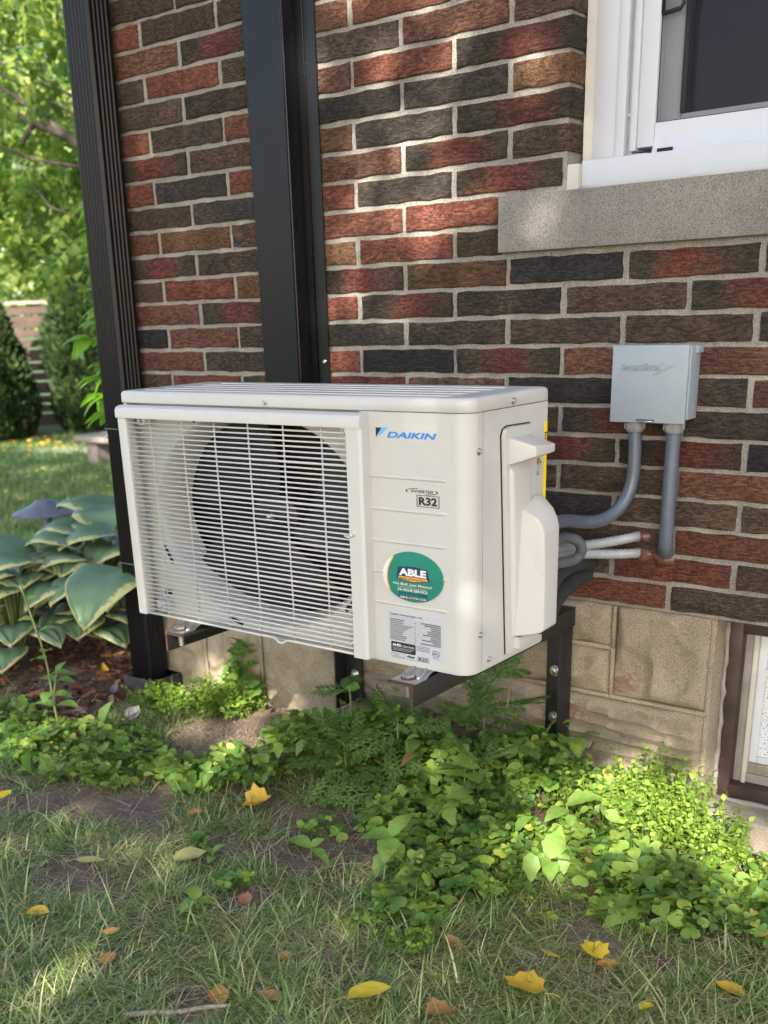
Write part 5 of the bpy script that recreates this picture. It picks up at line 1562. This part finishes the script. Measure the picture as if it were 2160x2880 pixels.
fallen(1.564, -1.045, .078, 150, F_MP, DL['orange'], 'brown and yellow leaf right of the big yellow leaf', .3, .022)
fallen(1.700, -.682, .082, 60, F_MP, DL['yellow'], 'yellow leaf on the bare soil at right, above the golden lobed leaf', .35, .03)
fallen(1.741, -.700, .062, 140, F_OV, DL['orange'], 'orange leaf touching the yellow leaf at right', .5, .025)
fallen(1.857, -.774, .045, 170, F_OV, DL['yellow'], 'small clean yellow leaf toward the lower right corner', .3, .03)
fallen(1.962, -.615, .075, 80, F_OV, DL['gold'], 'dull golden leaf near the right edge of the grass', .4, .02)
fallen(.679, -.590, .105, -55, F_MP, DL['gold'], 'folded golden leaf on the dark soil below the sorrel', .7, .02, (.3, .2))
fallen(.764, -.920, .095, -45, F_OV, DL['pale'], 'pale yellow-green leaf at the rim of the bare soil', .3, .03)
fallen(.560, -1.055, .115, -70, F_SL, DL['pale'], 'long dull green leaf left of the bare soil', .2, .022)
fallen(.877, -1.247, .065, -60, F_SL, DL['orange'], 'curled orange leaf standing in the grass at lower left', .9, .03, (.4, .5))
fallen(.679, -1.291, .070, -70, F_OV, DL['gold'], 'golden leaf in the grass near the left edge', .4, .028)
fallen(-.102, -.438, .080, 70, F_OV, DL['yellow'], 'yellow leaf beside the mulch edge', .35, .02)
fallen(-.103, -.352, .085, 20, F_OV, DL['grey'], 'crumpled grey-white dead leaf under the bright weeds by the downspout', .9, .03, (.4, .3))
fallen(.586, -.732, .055, -50, F_OV, DL['orange'], 'small orange leaf on bare soil left of the folded golden leaf', .4, .012)
fallen(1.208, -1.266, .070, 40, F_OV, DL['orange'], 'tan-orange leaf just above the fallen twig', .5, .015)
fallen(1.289, -1.209, .065, 110, F_OV, DL['orange'], 'brown leaf half hidden in grass right of the twig', .4, .012)
fallen(.931, -1.306, .050, 10, F_OV, DL['orange'], 'rust-coloured leaf low in the grass at lower left', .4, .016)
fallen(1.221, -1.087, .045, -40, F_OV, DL['orange'], 'tiny orange leaf beside the dry straw tuft', .4, .016)
fallen(1.001, -.977, .055, 30, F_OV, DL['pink'], 'faded tan leaf scrap in the middle of the grass', .5, .016)
fallen(1.470, -.858, .055, 60, F_OV, DL['orange'], 'brown leaf scrap below the sorrel edge', .6, .02)
fallen(1.635, -.744, .060, 95, F_SL, DL['gold'], 'narrow brown-yellow leaf just left of the yellow leaf pair', .4, .016)
fallen(1.320, -.045, .060, 60, F_OV, DL['pink'], 'salmon-coloured dead leaf against the foundation', .6, .06)
fallen(1.430, -.045, .085, 95, F_SL, DL['pink'], 'long salmon dead leaf lying along the foundation', .4, .05)
fallen(.057, -.948, .055, 10, F_OV, DL['yellow'], 'yellow leaf at the left edge above the foreground grass', .4, .02)
q = MB()
tp_ = smooth_path([(1.095, -1.405, gz(1.1, -1.4) + .012), (1.13, -1.375, gz(1.13, -1.37) + .013), (1.172, -1.342, gz(1.17, -1.34) + .016), (1.21, -1.302, gz(1.21, -1.3) + .014), (1.245, -1.270, gz(1.245, -1.27) + .011)], 5)
q.tube(tp_, list(np.linspace(.0062, .0040, len(tp_))), 8)
q.tube([tp_[9], tp_[9] + Vector((.015, .012, .006))], [.003, .0015], 6)
tag(q.build('fallen_twig', MT['twig'], None, smooth=True), 'pale bare twig lying in the grass at the bottom edge', 'twig')
# ------------------------------------------------------------------ garden behind the corner
# mulch
n = 9000
a = RNG.uniform((-2.3, -.62), (-.28, .95), (n, 2))
keep = np.array([(y < .95) and (y > -.60 + .35 * max(0, -.5 - x)) and not (x > -.45 and y > -.02) and noise.noise((x * 3, y * 3, 1.1)) > -.55 for x, y in a])
a = a[keep]; n = len(a)
chip = (np.array([(-.5, -.16, 0), (.5, -.12, 0), (.55, .14, .03), (-.45, .18, .02), (0, 0, .10)], float), np.array([(0, 1, 4), (1, 2, 4), (2, 3, 4), (3, 0, 4)]))
V, F = scatter(chip, np.concatenate([a, (GZ(a[:, 0], a[:, 1]) + RNG.uniform(.0, .012, n))[:, None]], 1), rots(RNG.uniform(0, 6.3, n), RNG.normal(0, .35, n), RNG.normal(0, .35, n)), RNG.gamma(5, .0065, n))
tag(np_mesh('mulch', V, F, LM['mulch']), 'red-brown bark mulch in the bed beside the house', 'mulch', kind='stuff')
# far lawn
n = 62000
d_ = RNG.uniform(4.2, 12.5, n); lat = RNG.uniform(-.42, -.12, n) * d_ 
fx, fy = -.6277, .7784
rx_, ry_ = .7784, .6277
lx = 2.514 + fx * d_ + rx_ * lat; ly = -2.422 + fy * d_ + ry_ * lat
k = (lx < -1.0) & ~((lx > -2.2) & (ly < .9))
lx, ly = lx[k], ly[k]; n = len(lx)
V, F = blades(np.stack([lx, ly, GZ(lx, ly) - .003], 1), RNG.uniform(0, 6.3, n), RNG.uniform(.03, .075, n), RNG.uniform(.004, .008, n), RNG.uniform(.7, 1.5, n), RNG.uniform(.2, 1.2, n), 2)
tag(np_mesh('far_lawn', V, F, LM['lawn'], smooth=True), 'even green lawn in the garden beyond the corner of the house', 'lawn', kind='stuff')
# hosta
def hosta_leaf(parent, base, tip, width, up=.0, m=LM['hosta']):
    b, t_ = Vector(base), Vector(tip)
    ax = t_ - b; l_ = ax.length; d = ax.normalized()
    side = d.cross(Vector((0, 0, 1))).normalized(); nrm = side.cross(d)
    nu, nv = 12, 12
    V, UV, F = [], [], []
    for j in range(nv + 1):
        v_ = j / nv
        w_ = 1.35 * width * (math.sin(math.pi * min(.999, v_ ** .62 * .97 + .03))) ** .8
        if j == nv: w_ = .002
        for i in range(nu + 1):
            s_ = -1 + 2 * i / nu
            arch = up * math.sin(math.pi * v_ * .9) - .10 * v_ ** 3 * l_
            z = arch + abs(s_) * w_ * .30 - s_ * s_ * w_ * .35 + .010 * math.sin(s_ * 9 + v_ * 3) * v_
            p = b + ax * (v_ * .96) + side * (s_ * w_) + nrm * z - d * (abs(s_) ** 2 * w_ * .25 if v_ < .3 else 0)
            V.append(p); UV.append((max(abs(s_), (v_ - .25) / .75 * .98), abs(s_) + v_ * .35))
    n = nu + 1
    F = np.array([(j * n + i, j * n + i + 1, (j + 1) * n + i + 1, (j + 1) * n + i) for j in range(nv) for i in range(nu)])
    Vn = np.array([p[:] for p in V]); c = Vn.mean(0)
    o = np_mesh('leaf', Vn - c, F, m, None, True, uv=np.array(UV))
    COL.objects.unlink(o); o.location = Vector(c.tolist())
    return link(o, parent)
def hosta(loc, leaves, label):
    h_ = empty('hosta', loc, label, 'hosta')
    for b, t_, w_, up in leaves:
        hosta_leaf(h_, b, t_, w_, up)
        q = MB(); q.tube(smooth_path([(loc[0], loc[1], loc[2]), ((loc[0] + b[0]) / 2, (loc[1] + b[1]) / 2, b[2] * .75), b], 5), [.008 - .0002 * i for i in range(11)], 6); q.build('stalk', LM['stem'], h_, smooth=True)
    return h_
hosta((-.93, .20, .02), [((-.969, .371, .444), (-1.207, .339, .475), .105, .05), ((-.915, .317, .386), (-1.112, .202, .462), .10, .05), ((-.973, .228, .43), (-1.15, .090, .44), .085, .05), ((-.817, .229, .458), (-.975, .029, .386), .105, .05),
      ((-.779, .234, .405), (-.795, .056, .350), .095, .04), ((-.83, .09, .375), (-.91, -.12, .352), .085, .05), ((-1.101, .485, .472), (-1.409, .396, .50), .11, .04), ((-.87, .02, .348), (-1.04, -.03, .38), .07, .03), ((-.75, .10, .33), (-.70, -.12, .29), .07, .03), ((-.95, .30, .33), (-1.12, .36, .36), .08, .04),
      ((-.80, .30, .42), (-.78, .46, .45), .09, .04), ((-.70, -.00, .315), (-.715, -.19, .272), .075, .05), ((-.80, -.03, .30), (-.80, -.24, .255), .08, .05), ((-.88, .05, .27), (-.98, -.12, .24), .08, .05), ((-.75, .12, .26), (-.62, .0, .22), .07, .05), ((-.90, .12, .42), (-1.08, -.02, .42), .09, .05)], 'large variegated hosta with blue-green leaves and cream margins beside the downspout')
hosta((-1.02, -.14, .02), [((-.888, -.10, .40), (-.965, -.31, .335), .085, .06), ((-1.003, -.06, .377), (-1.185, -.12, .475), .075, .04), ((-.93, -.20, .31), (-.88, -.40, .262), .08, .05), ((-1.05, -.16, .33), (-1.22, -.28, .35), .08, .05), ((-.98, -.12, .36), (-.90, .02, .37), .07, .04), ((-1.06, -.10, .28), (-1.25, -.02, .30), .07, .04)],
      'variegated hosta cut off by the left edge of the picture')
def hosta_fill(h_, c, n, seed, rmax):
    r_ = random.Random(seed)
    for i in range(n):
        a = 2 * math.pi * i / n + r_.uniform(-.3, .3); rr = rmax * r_.uniform(.35, 1.0)
        b = (c[0] + rr * math.cos(a), c[1] + rr * math.sin(a), .22 + .16 * (1 - rr / rmax) + r_.uniform(0, .08))
        l_ = r_.uniform(.12, .18)
        a2 = a + r_.uniform(-.4, .4)
        hosta_leaf(h_, b, (b[0] + l_ * math.cos(a2), b[1] + l_ * math.sin(a2), b[2] - r_.uniform(-.01, .06)), r_.uniform(.052, .072), .03)
        q = MB(); q.tube([(c[0], c[1], .02), ((c[0] + b[0]) / 2, (c[1] + b[1]) / 2, b[2] * .8), b], .0055, 5); q.build('stalk', LM['stem'], h_, smooth=True)
def hosta_skirt(h_, c, n, seed, rmax):
    r_ = random.Random(seed)
    for i in range(n):
        a = 2 * math.pi * i / n + r_.uniform(-.2, .2); rr = rmax * r_.uniform(.7, 1.0)
        b = (c[0] + rr * math.cos(a), c[1] + rr * math.sin(a), r_.uniform(.11, .20)); l_ = r_.uniform(.12, .17)
        hosta_leaf(h_, b, (b[0] + l_ * math.cos(a), b[1] + l_ * math.sin(a), b[2] - r_.uniform(.02, .07)), r_.uniform(.05, .07), .03)
for nm_, c_, sd_ in (('hosta', (-.90, .14), 13), ('hosta.001', (-1.0, -.14), 14)): hosta_skirt(bpy.data.objects[nm_], c_, 13, sd_, .20)
for h_, c_, n_, sd_, rm_ in ((bpy.data.objects['hosta'], (-.93, .18), 20, 3, .30), (bpy.data.objects['hosta.001'], (-1.02, -.14), 14, 4, .22)): hosta_fill(h_, c_, n_, sd_, rm_)
h3 = empty('hosta', (-.50, .02, .02), 'single big round hosta leaf with cream rim touching the downspout', 'hosta')
hosta_leaf(h3, (-.468, -.030, .405), (-.440, -.262, .235), .120, .07)
q = MB(); q.tube(smooth_path([(-.50, .02, .02), (-.50, .02, .25), (-.468, -.03, .405)], 5), .006, 6); q.build('stalk', LM['stem'], h3, smooth=True)
fallen(-.455, -.125, .075, 70, F_SL, DL['yellow'], 'yellow leaf lying on the big round hosta leaf', .4, .362, (.5, 0))
fallen(-.55, -.10, .11, 60, F_SL, DL['gold'], 'curled golden leaf on the mulch under the hosta', .9, .02)
fallen(-.36, -.22, .10, 40, F_SL, DL['grey'], 'pale curled strip of dead leaf on the mulch', .9, .03, (.2, .6))
# path light
pl_ = empty('path_light', (-1.56, .46, 0), 'blue-grey garden path light with a wide flat cap above the hosta', 'garden light')
q = MB(); q.lathe((-1.556, .454, .440), [(0, .058), (.035, .056), (.046, .048), (.052, .040), (.10, .018), (.148, .0), (.146, -.004), (.05, .026), (0, .03)], 32); q.build('cap', MT['lamp'], pl_, smooth=30)
q = MB(); q.lathe((-1.556, .454, 0), [(.008, -.05), (.008, .36), (.022, .365), (.022, .45)], 12); q.build('stake', MT['lamp'], pl_, smooth=30)
# vine on the side of the house
vn = empty('climbing_vine', (-.95, .55, 0), 'bright green vine with pointed leaves spilling out behind the downspout', 'vine')
q = MB(); q.tube(smooth_path([(-.80, .62, 0), (-.82, .64, .6), (-.86, .62, 1.1), (-.95, .62, 1.6), (-.98, .60, 1.75)], 6), .006, 6); q.build('stem', LM['stem'], vn, smooth=True)
VL = ovate(.26, teeth=1, n=6, fold=.2, droop=.45)
rv_ = random.Random(5)
for (cx, cy, cz, nn, sz) in [(-1.13, .60, 1.66, 5, .13), (-1.12, .58, 1.56, 4, .10), (-1.08, .52, 1.27, 5, .12), (-1.05, .50, 1.22, 5, .13), (-1.10, .46, 1.16, 5, .13), (-1.02, .46, 1.07, 5, .11), (-1.0, .44, 1.02, 5, .13), (-.99, .42, .95, 5, .13), (-.96, .40, .88, 4, .11), (-1.0, .55, 1.40, 3, .09)]:
    a0 = math.radians(215)
    q = MB(); q.tube([(-.86, .62, cz - .02), ((cx - .86) / 2, (cy + .62) / 2, cz + .03), (cx, cy, cz)], .003, 5); q.build('leaf_stalk', LM['stem'], vn, smooth=True)
    for i in range(nn):
        a = a0 + (i - nn / 2) * .55 + rv_.uniform(-.2, .2); e = rv_.uniform(-.7, .1)
        single_leaf(vn, Vector((cx, cy, cz)), (math.cos(a) * math.cos(e), math.sin(a) * math.cos(e), math.sin(e)), sz * rv_.uniform(.8, 1.15), VL, LM['vine'], rv_.uniform(-.6, .6))
# stone bench and slab
bn = empty('stone_bench', (-5.2, 3.95, 0), 'grey stone bench end on the lawn behind the downspout', 'bench')
q = MB(); q.box(-5.62, -4.5, 3.72, 4.10, .215, .265, .01); q.build('seat', MT['stone'], bn, smooth=30)
for xx in (-5.52, -4.62):
    q = MB(); q.box(xx, xx + .14, 3.78, 4.04, -.02, .2145, .012); q.build('leg', MT['stone'], bn, smooth=30)
q = MB(); q.prism([(-7.3, 4.05), (-6.0, 4.30), (-5.7, 4.75), (-6.9, 4.60)], -.02, .018); tag(q.build('paving_slab', MT['slab'], None), 'pale paving slab in the lawn beside the stone bench', 'paving')
for i, (x, y) in enumerate([(-7.0, 4.35), (-6.9, 4.15), (-6.75, 4.5), (-7.2, 4.5), (-6.2, 4.62), (-6.55, 4.25), (-7.35, 4.2)]):
    pass
n = 90
a = np.stack([RNG.normal(-6.75, .55, n), RNG.normal(4.45, .28, n)], 1)
V, F = scatter(ovate(.4, n=3), np.concatenate([a, GZ(a[:, 0], a[:, 1])[:, None] + .055], 1), rots(RNG.uniform(0, 6, n), RNG.normal(0, .3, n), RNG.normal(0, .3, n)), RNG.uniform(.03, .07, n))
tag(np_mesh('leaf_litter', V, F, DL['gold']), 'scatter of yellow leaves on the far lawn below the hedge', 'leaf litter', kind='stuff')
n = 60
a = np.stack([RNG.uniform(-6.5, -2.4, n), RNG.uniform(1.0, 4.0, n)], 1)
V, F = scatter(ovate(.4, n=3), np.concatenate([a, GZ(a[:, 0], a[:, 1])[:, None] + .05], 1), rots(RNG.uniform(0, 6, n), RNG.normal(0, .3, n), RNG.normal(0, .3, n)), RNG.uniform(.04, .08, n))
tag(np_mesh('leaf_litter', V, F, DL['gold']), 'few golden leaves spread over the middle of the lawn', 'leaf litter', kind='stuff')
# evergreen hedge trees
def cedar(x, y, h, r, label, seed, cone=.35):
    rg = np.random.default_rng(seed)
    t_ = empty('cedar_tree', (x, y, 0), label, 'cedar', 'clipped cedars in front of the fence')
    q = MB(); q.tube([(x, y, -.05), (x, y, h * .5), (x, y, h * .93)], [.05, .035, .008], 8); q.build('trunk', MT['bark'], t_, smooth=True)
    n = 22000
    zz = rg.random(n) ** .85
    prof = np.sin(np.pi * (.10 + .90 * zz) ** .8) ** .55 * (1 - cone * zz)
    a = rg.uniform(0, 2 * math.pi, n)
    lump = np.array([noise.noise((math.cos(q_) * 2.5, math.sin(q_) * 2.5, z_ * 7 + seed)) for q_, z_ in zip(a, zz)])
    rr = r * prof * (1 + .22 * lump) * rg.uniform(.78, 1.03, n)
    pos = np.stack([x + rr * np.cos(a), y + rr * np.sin(a), .03 + h * zz * (1 + .03 * lump)], 1)
    spray = (np.array([(0, 0, 0), (.16, .25, .02), (.34, .45, 0), (.15, .6, .02), (.10, 1.0, 0), (-.10, .95, 0), (-.16, .6, .02), (-.34, .5, 0), (-.15, .25, .02)], float), np.array([(0, 1, 8), (1, 2, 3), (1, 3, 6), (1, 6, 8), (3, 4, 5), (3, 5, 6), (6, 7, 8)]))
    V, F = scatter(spray, pos, rots(a - math.pi / 2 + rg.normal(0, .5, n), rg.uniform(.3, 1.3, n), rg.normal(0, .9, n)), rg.uniform(.045, .095, n))
    np_mesh('crown', V - np.array([x, y, h / 2]), F, LM['cedar'], None)
    o = bpy.data.objects[[k_.name for k_ in COL.objects if k_.name.startswith('crown')][-1]]
    o.parent = t_; o.location = (0, 0, h / 2)
    return t_
cedar(-8.10, 4.62, 1.66, .50, 'rounded dark cedar at the left edge of the picture', 1, .62)
cedar(-7.72, 5.70, 2.3, .52, 'taller dark cedar directly left of the downspout', 2)
# slatted fence
fo = Vector((-8.75, 5.62, 0)); fd_ = Vector((.787, .616, 0)).normalized()
fc = empty('slat_fence', fo, 'brown horizontal slat fence with bright gaps between the two cedars', 'fence')
def fbox(nm, s0, s1, t0, t1, z0, z1, m):
    nrm = Vector((-fd_.y, fd_.x, 0)); q = MB(); V = []
    for z in (z0, z1):
        for s_, t_ in ((s0, t0), (s1, t0), (s1, t1), (s0, t1)):
            p = fo + fd_ * s_ + nrm * t_; V.append((p.x, p.y, z))
    q.add(V, [(0, 3, 2, 1), (4, 5, 6, 7), (0, 1, 5, 4), (1, 2, 6, 5), (2, 3, 7, 6), (3, 0, 4, 7)]); return q.build(nm, m, fc)
zz = .06
for i in range(11):
    hgt = .085 if i % 3 else .13
    fbox('slat', -3.2, 3.2, -.012, .012, zz, zz + hgt, MT['fence_wood']); zz += hgt + .022
fbox('cap_rail', -3.25, 3.25, -.06, .06, zz + .002, zz + .035, MT['stone'])
for s_ in (-3.0, -1.0, 1.0, 3.0): fbox('post', s_ - .045, s_ + .045, .0125, .1, -.05, zz, MT['fence_wood'])
# ---------------- trees
AS = pinnate(4, .11, .36, .3)
LF = ovate(.34, n=3, fold=.2, droop=.3)
def limb(path, r0, r1, m, parent, name='limb'):
    p = smooth_path(path, 5); q = MB(); q.tube(p, list(np.linspace(r0, r1, len(p))), 8); return q.build(name, m, parent, smooth=True)
def crown(parent, ells, tmpl, m, seed, size, droop=0.0, clump=.0, name='crown'):
    rg = np.random.default_rng(seed); P_ = []
    for cx, cy, cz, rx, ry, rz, n in ells:
        u_ = rg.normal(0, 1, (n, 3)); u_ /= np.linalg.norm(u_, axis=1)[:, None]
        u_ *= (rg.random(n) ** .45)[:, None]
        q = np.stack([cx + u_[:, 0] * rx, cy + u_[:, 1] * ry, cz + u_[:, 2] * rz], 1)
        if clump:
            k = np.array([noise.noise((a * clump, b * clump, c * clump)) for a, b, c in q]); q = q[k > -.12]
        P_.append(q)
    P_ = np.concatenate(P_); n = len(P_)
    V, F = scatter(tmpl, P_, rots(rg.uniform(0, 6.3, n), rg.normal(-droop, .5, n), rg.normal(0, .6, n)), size[0] + (size[1] - size[0]) * rg.random(n))
    base = parent.location
    return np_mesh(name, V - np.array(base), F, m, None), P_
def adopt(o, parent):
    o.parent = parent; o.location = (0, 0, 0)
    return o
t1 = empty('ash_tree', (-3.0, 3.6, 0), 'near tree with drooping compound leaves and crossing grey branches at the upper left', 'tree')
limb([(-3.0, 3.6, -.1), (-3.02, 3.58, 1.0), (-3.1, 3.5, 2.0), (-3.2, 3.5, 3.2), (-3.4, 3.6, 4.8)], .13, .05, MT['bark'], t1, 'trunk')
limb([(-3.1, 3.5, 1.9), (-3.55, 2.95, 2.16), (-3.77, 2.69, 2.29), (-3.9, 2.64, 2.385), (-4.06, 2.58, 2.52), (-4.40, 2.44, 2.76)], .045, .014, MT['bark'], t1)
limb([(-3.83, 2.66, 2.34), (-3.95, 2.58, 2.40), (-4.05, 2.54, 2.445), (-4.14, 2.50, 2.50)], .028, .016, MT['bark'], t1)
limb([(-4.04, 2.54, 2.44), (-4.07, 2.50, 2.38), (-4.08, 2.45, 2.31)], .020, .014, MT['bark'], t1)
limb([(-3.3, 3.4, 2.6), (-3.75, 2.9, 2.56), (-4.0, 2.7, 2.66), (-4.35, 2.5, 2.86)], .016, .006, MT['bark'], t1)
limb([(-3.3, 3.4, 2.4), (-3.7, 2.8, 2.44), (-3.95, 2.63, 2.56), (-4.2, 2.5, 2.72), (-4.4, 2.4, 2.84)], .013, .005, MT['bark'], t1)
limb([(-3.2, 3.5, 2.0), (-3.78, 2.62, 2.17), (-4.0, 2.50, 2.22), (-4.2, 2.36, 2.31), (-4.5, 2.2, 2.36)], .014, .006, MT['bark'], t1)
limb([(-3.2, 3.5, 1.7), (-3.8, 2.6, 1.88), (-4.0, 2.5, 2.0), (-4.05, 2.45, 2.12)], .012, .004, MT['bark'], t1)
limb([(-3.2, 3.5, 3.2), (-4.2, 3.0, 3.6), (-5.2, 2.4, 3.9)], .04, .012, MT['bark'], t1)
o, _p = crown(t1, [(-4.6, 2.8, 3.3, 1.1, 1.1, 1.0, 300), (-4.4, 3.0, 2.2, .95, .9, .8, 190), (-4.9, 3.3, 4.3, 1.5, 1.3, 1.1, 260), (-4.5, 2.9, 1.75, .7, .7, .4, 70)], AS, LM['tree'], 21, (.20, .36), .55, 1.6)
adopt(o, t1)
t2 = empty('broadleaf_tree', (-9.5, 7.6, 0), 'sunlit broadleaf tree filling the gap above the fence', 'tree')
limb([(-9.5, 7.6, -.1), (-9.6, 7.6, 2.0), (-9.8, 7.8, 4.5), (-10, 8, 6.5)], .2, .06, MT['bark'], t2, 'trunk')
limb([(-9.6, 7.6, 2.2), (-10.6, 7.0, 3.4), (-11.6, 6.4, 4.2)], .08, .02, MT['bark'], t2)
limb([(-9.7, 7.7, 2.8), (-9.0, 7.0, 3.6), (-8.4, 6.4, 4.4)], .07, .02, MT['bark'], t2)
o, _p = crown(t2, [(-9.6, 7.0, 4.6, 2.2, 2.0, 1.8, 5200), (-10.4, 6.9, 3.0, 1.6, 1.4, 1.1, 2600), (-8.9, 7.4, 2.7, 1.2, 1.2, .9, 1500), (-9.6, 6.9, 1.9, 1.6, .8, .9, 2600)], LF, LM['tree2'], 22, (.09, .19), .4, .9)
adopt(o, t2)
t3 = empty('broadleaf_tree', (-12.6, 10.2, 0), 'distant tree farther off, glimpsed through the leaves behind the fence', 'tree')
limb([(-12.6, 10.2, -.1), (-12.6, 10.2, 3.0), (-12.8, 10.4, 7)], .3, .08, MT['bark'], t3, 'trunk')
o, _p = crown(t3, [(-12.8, 10, 5.6, 3.2, 3.2, 3.0, 6500), (-12.2, 9.6, 3.0, 2.4, 2.4, 1.8, 4200)], LF, LM['tree'], 23, (.16, .30), .4, .5)
adopt(o, t3)
# ---------------- unseen tree added for its shade, crown shaped to break up the sunlight
ts = empty('added_shade_tree', (2.2, -8.6, 0), 'tall tree behind the photographer, outside the picture, that shades wall and lawn', 'tree')
limb([(2.2, -8.6, -.1), (2.2, -8.5, 2.2), (2.4, -8.0, 4.0), (2.6, -7.4, 5.8)], .24, .07, MT['bark'], ts, 'trunk')
limb([(2.2, -8.5, 2.6), (1.0, -7.6, 4.2), (-.8, -6.6, 5.2)], .09, .02, MT['bark'], ts)
limb([(2.3, -8.3, 3.4), (3.2, -7.6, 4.6), (4.0, -7.0, 5.2)], .08, .02, MT['bark'], ts)
rg = np.random.default_rng(31)
s_v = np.array(SUN[:]); a_v = np.cross(s_v, [0, 0, 1]); a_v /= np.linalg.norm(a_v); b_v = np.cross(a_v, s_v)
if a_v[0] < 0: a_v = -a_v
c0 = np.array([.75, -.5, .75])
# gaps cut in the added crown to let sunlight reach the wall (x, z, rx, rz, openness) and the ground (x, y, rx, ry, openness)
WALL_GAPS = [(.72, 1.78, .34, .44, .82), (1.02, 1.72, .15, .28, .72), (.64, 1.34, .18, .14, .8), (1.14, 1.43, .14, .04, .8), (.18, .07, .17, .10, 1.0), (-.06, .06, .20, .12, 1.0), (1.66, .12, .04, .14, .9), (1.54, .07, .22, .10, 1.0), (1.74, .04, .14, .09, .95)]
GROUND_GAPS = [(.03, -.16, .32, .20, 1.0), (.36, -.30, .17, .10, 1.0), (.24, -1.0, .22, .13, 1.0), (1.60, -.14, .32, .17, 1.0), (1.38, -.52, .22, .13, .97), (1.32, -.90, .20, .11, 1.0), (1.58, -.36, .18, .13, .9), (1.92, -.25, .22, .22, .85), (-.18, -.62, .32, .16, .95), (.02, -.45, .26, .12, .9), (.62, -.55, .10, .06, .7), (-6.8, 4.4, .8, .3, .9), (-5.6, 4.5, .5, .2, .7)]
n1_, n2_ = 30000, 15000
n = n1_ + n2_
U = np.concatenate([rg.uniform(-2.0, 1.8, n1_), rg.uniform(-6.2, -2.0, n2_)]); W_ = np.concatenate([rg.uniform(-1.65, 2.1, n1_), rg.uniform(.1, 4.2, n2_)]); T_ = 8 + rg.uniform(-1.1, 1.1, n)
PP = c0 + U[:, None] * a_v + W_[:, None] * b_v + T_[:, None] * s_v
tw = PP[:, 1] / s_v[1]                                    # where each leaf's shadow lands: the wall, or the ground
hw = PP - tw[:, None] * s_v
tg = (PP[:, 2] - .05) / s_v[2]; hg = PP - tg[:, None] * s_v
onwall = (hw[:, 2] > .05) & (hw[:, 0] > -.35)
patch = np.array([noise.noise((p_[0] * 2.6, p_[1] * 2.6, p_[2] * 2.6)) for p_ in np.where(onwall[:, None], hw, hg)])
loose = np.where(onwall, np.clip(.50 + .25 * patch, .38, .65), np.clip(.20 + 1.2 * patch, .0, .9))                # leaves thinned unevenly to let some sun through
shade = np.where(onwall, np.where((hw[:, 2] > 1.0) & (hw[:, 0] > .45) & (hw[:, 0] < 1.15), .85, np.where((hw[:, 0] > 1.2) | (hw[:, 2] > 1.0), .15, 0.0)), 1.0)
open_ = loose * shade
for cx, cz, rx, rz, st in WALL_GAPS:
    q = ((hw[:, 0] - cx) / rx) ** 2 + ((hw[:, 2] - cz) / rz) ** 2
    open_ = np.where(onwall, np.maximum(open_, st * np.clip(1.6 - q, 0, 1)), open_)
for cx, cy, rx, ry, st in GROUND_GAPS:
    q = ((hg[:, 0] - cx) / rx) ** 2 + ((hg[:, 1] - cy) / ry) ** 2
    open_ = np.where(~onwall, np.maximum(open_, st * np.clip(1.6 - q, 0, 1)), open_)
keep = rg.random(n) > open_
PP = PP[keep]; n = len(PP)
rh = (np.array([(0, 0, 0), (.36, .5, .05), (0, 1, -.1), (-.36, .5, .05)], float), np.array([(0, 1, 2), (0, 2, 3)]))
V, F = scatter(rh, PP, rots(rg.uniform(0, 6.3, n), rg.normal(0, .6, n), rg.normal(0, .6, n)), rg.uniform(.09, .17, n))
adopt(np_mesh('crown', V - np.array(ts.location), F, LM['tree2'], None), ts)
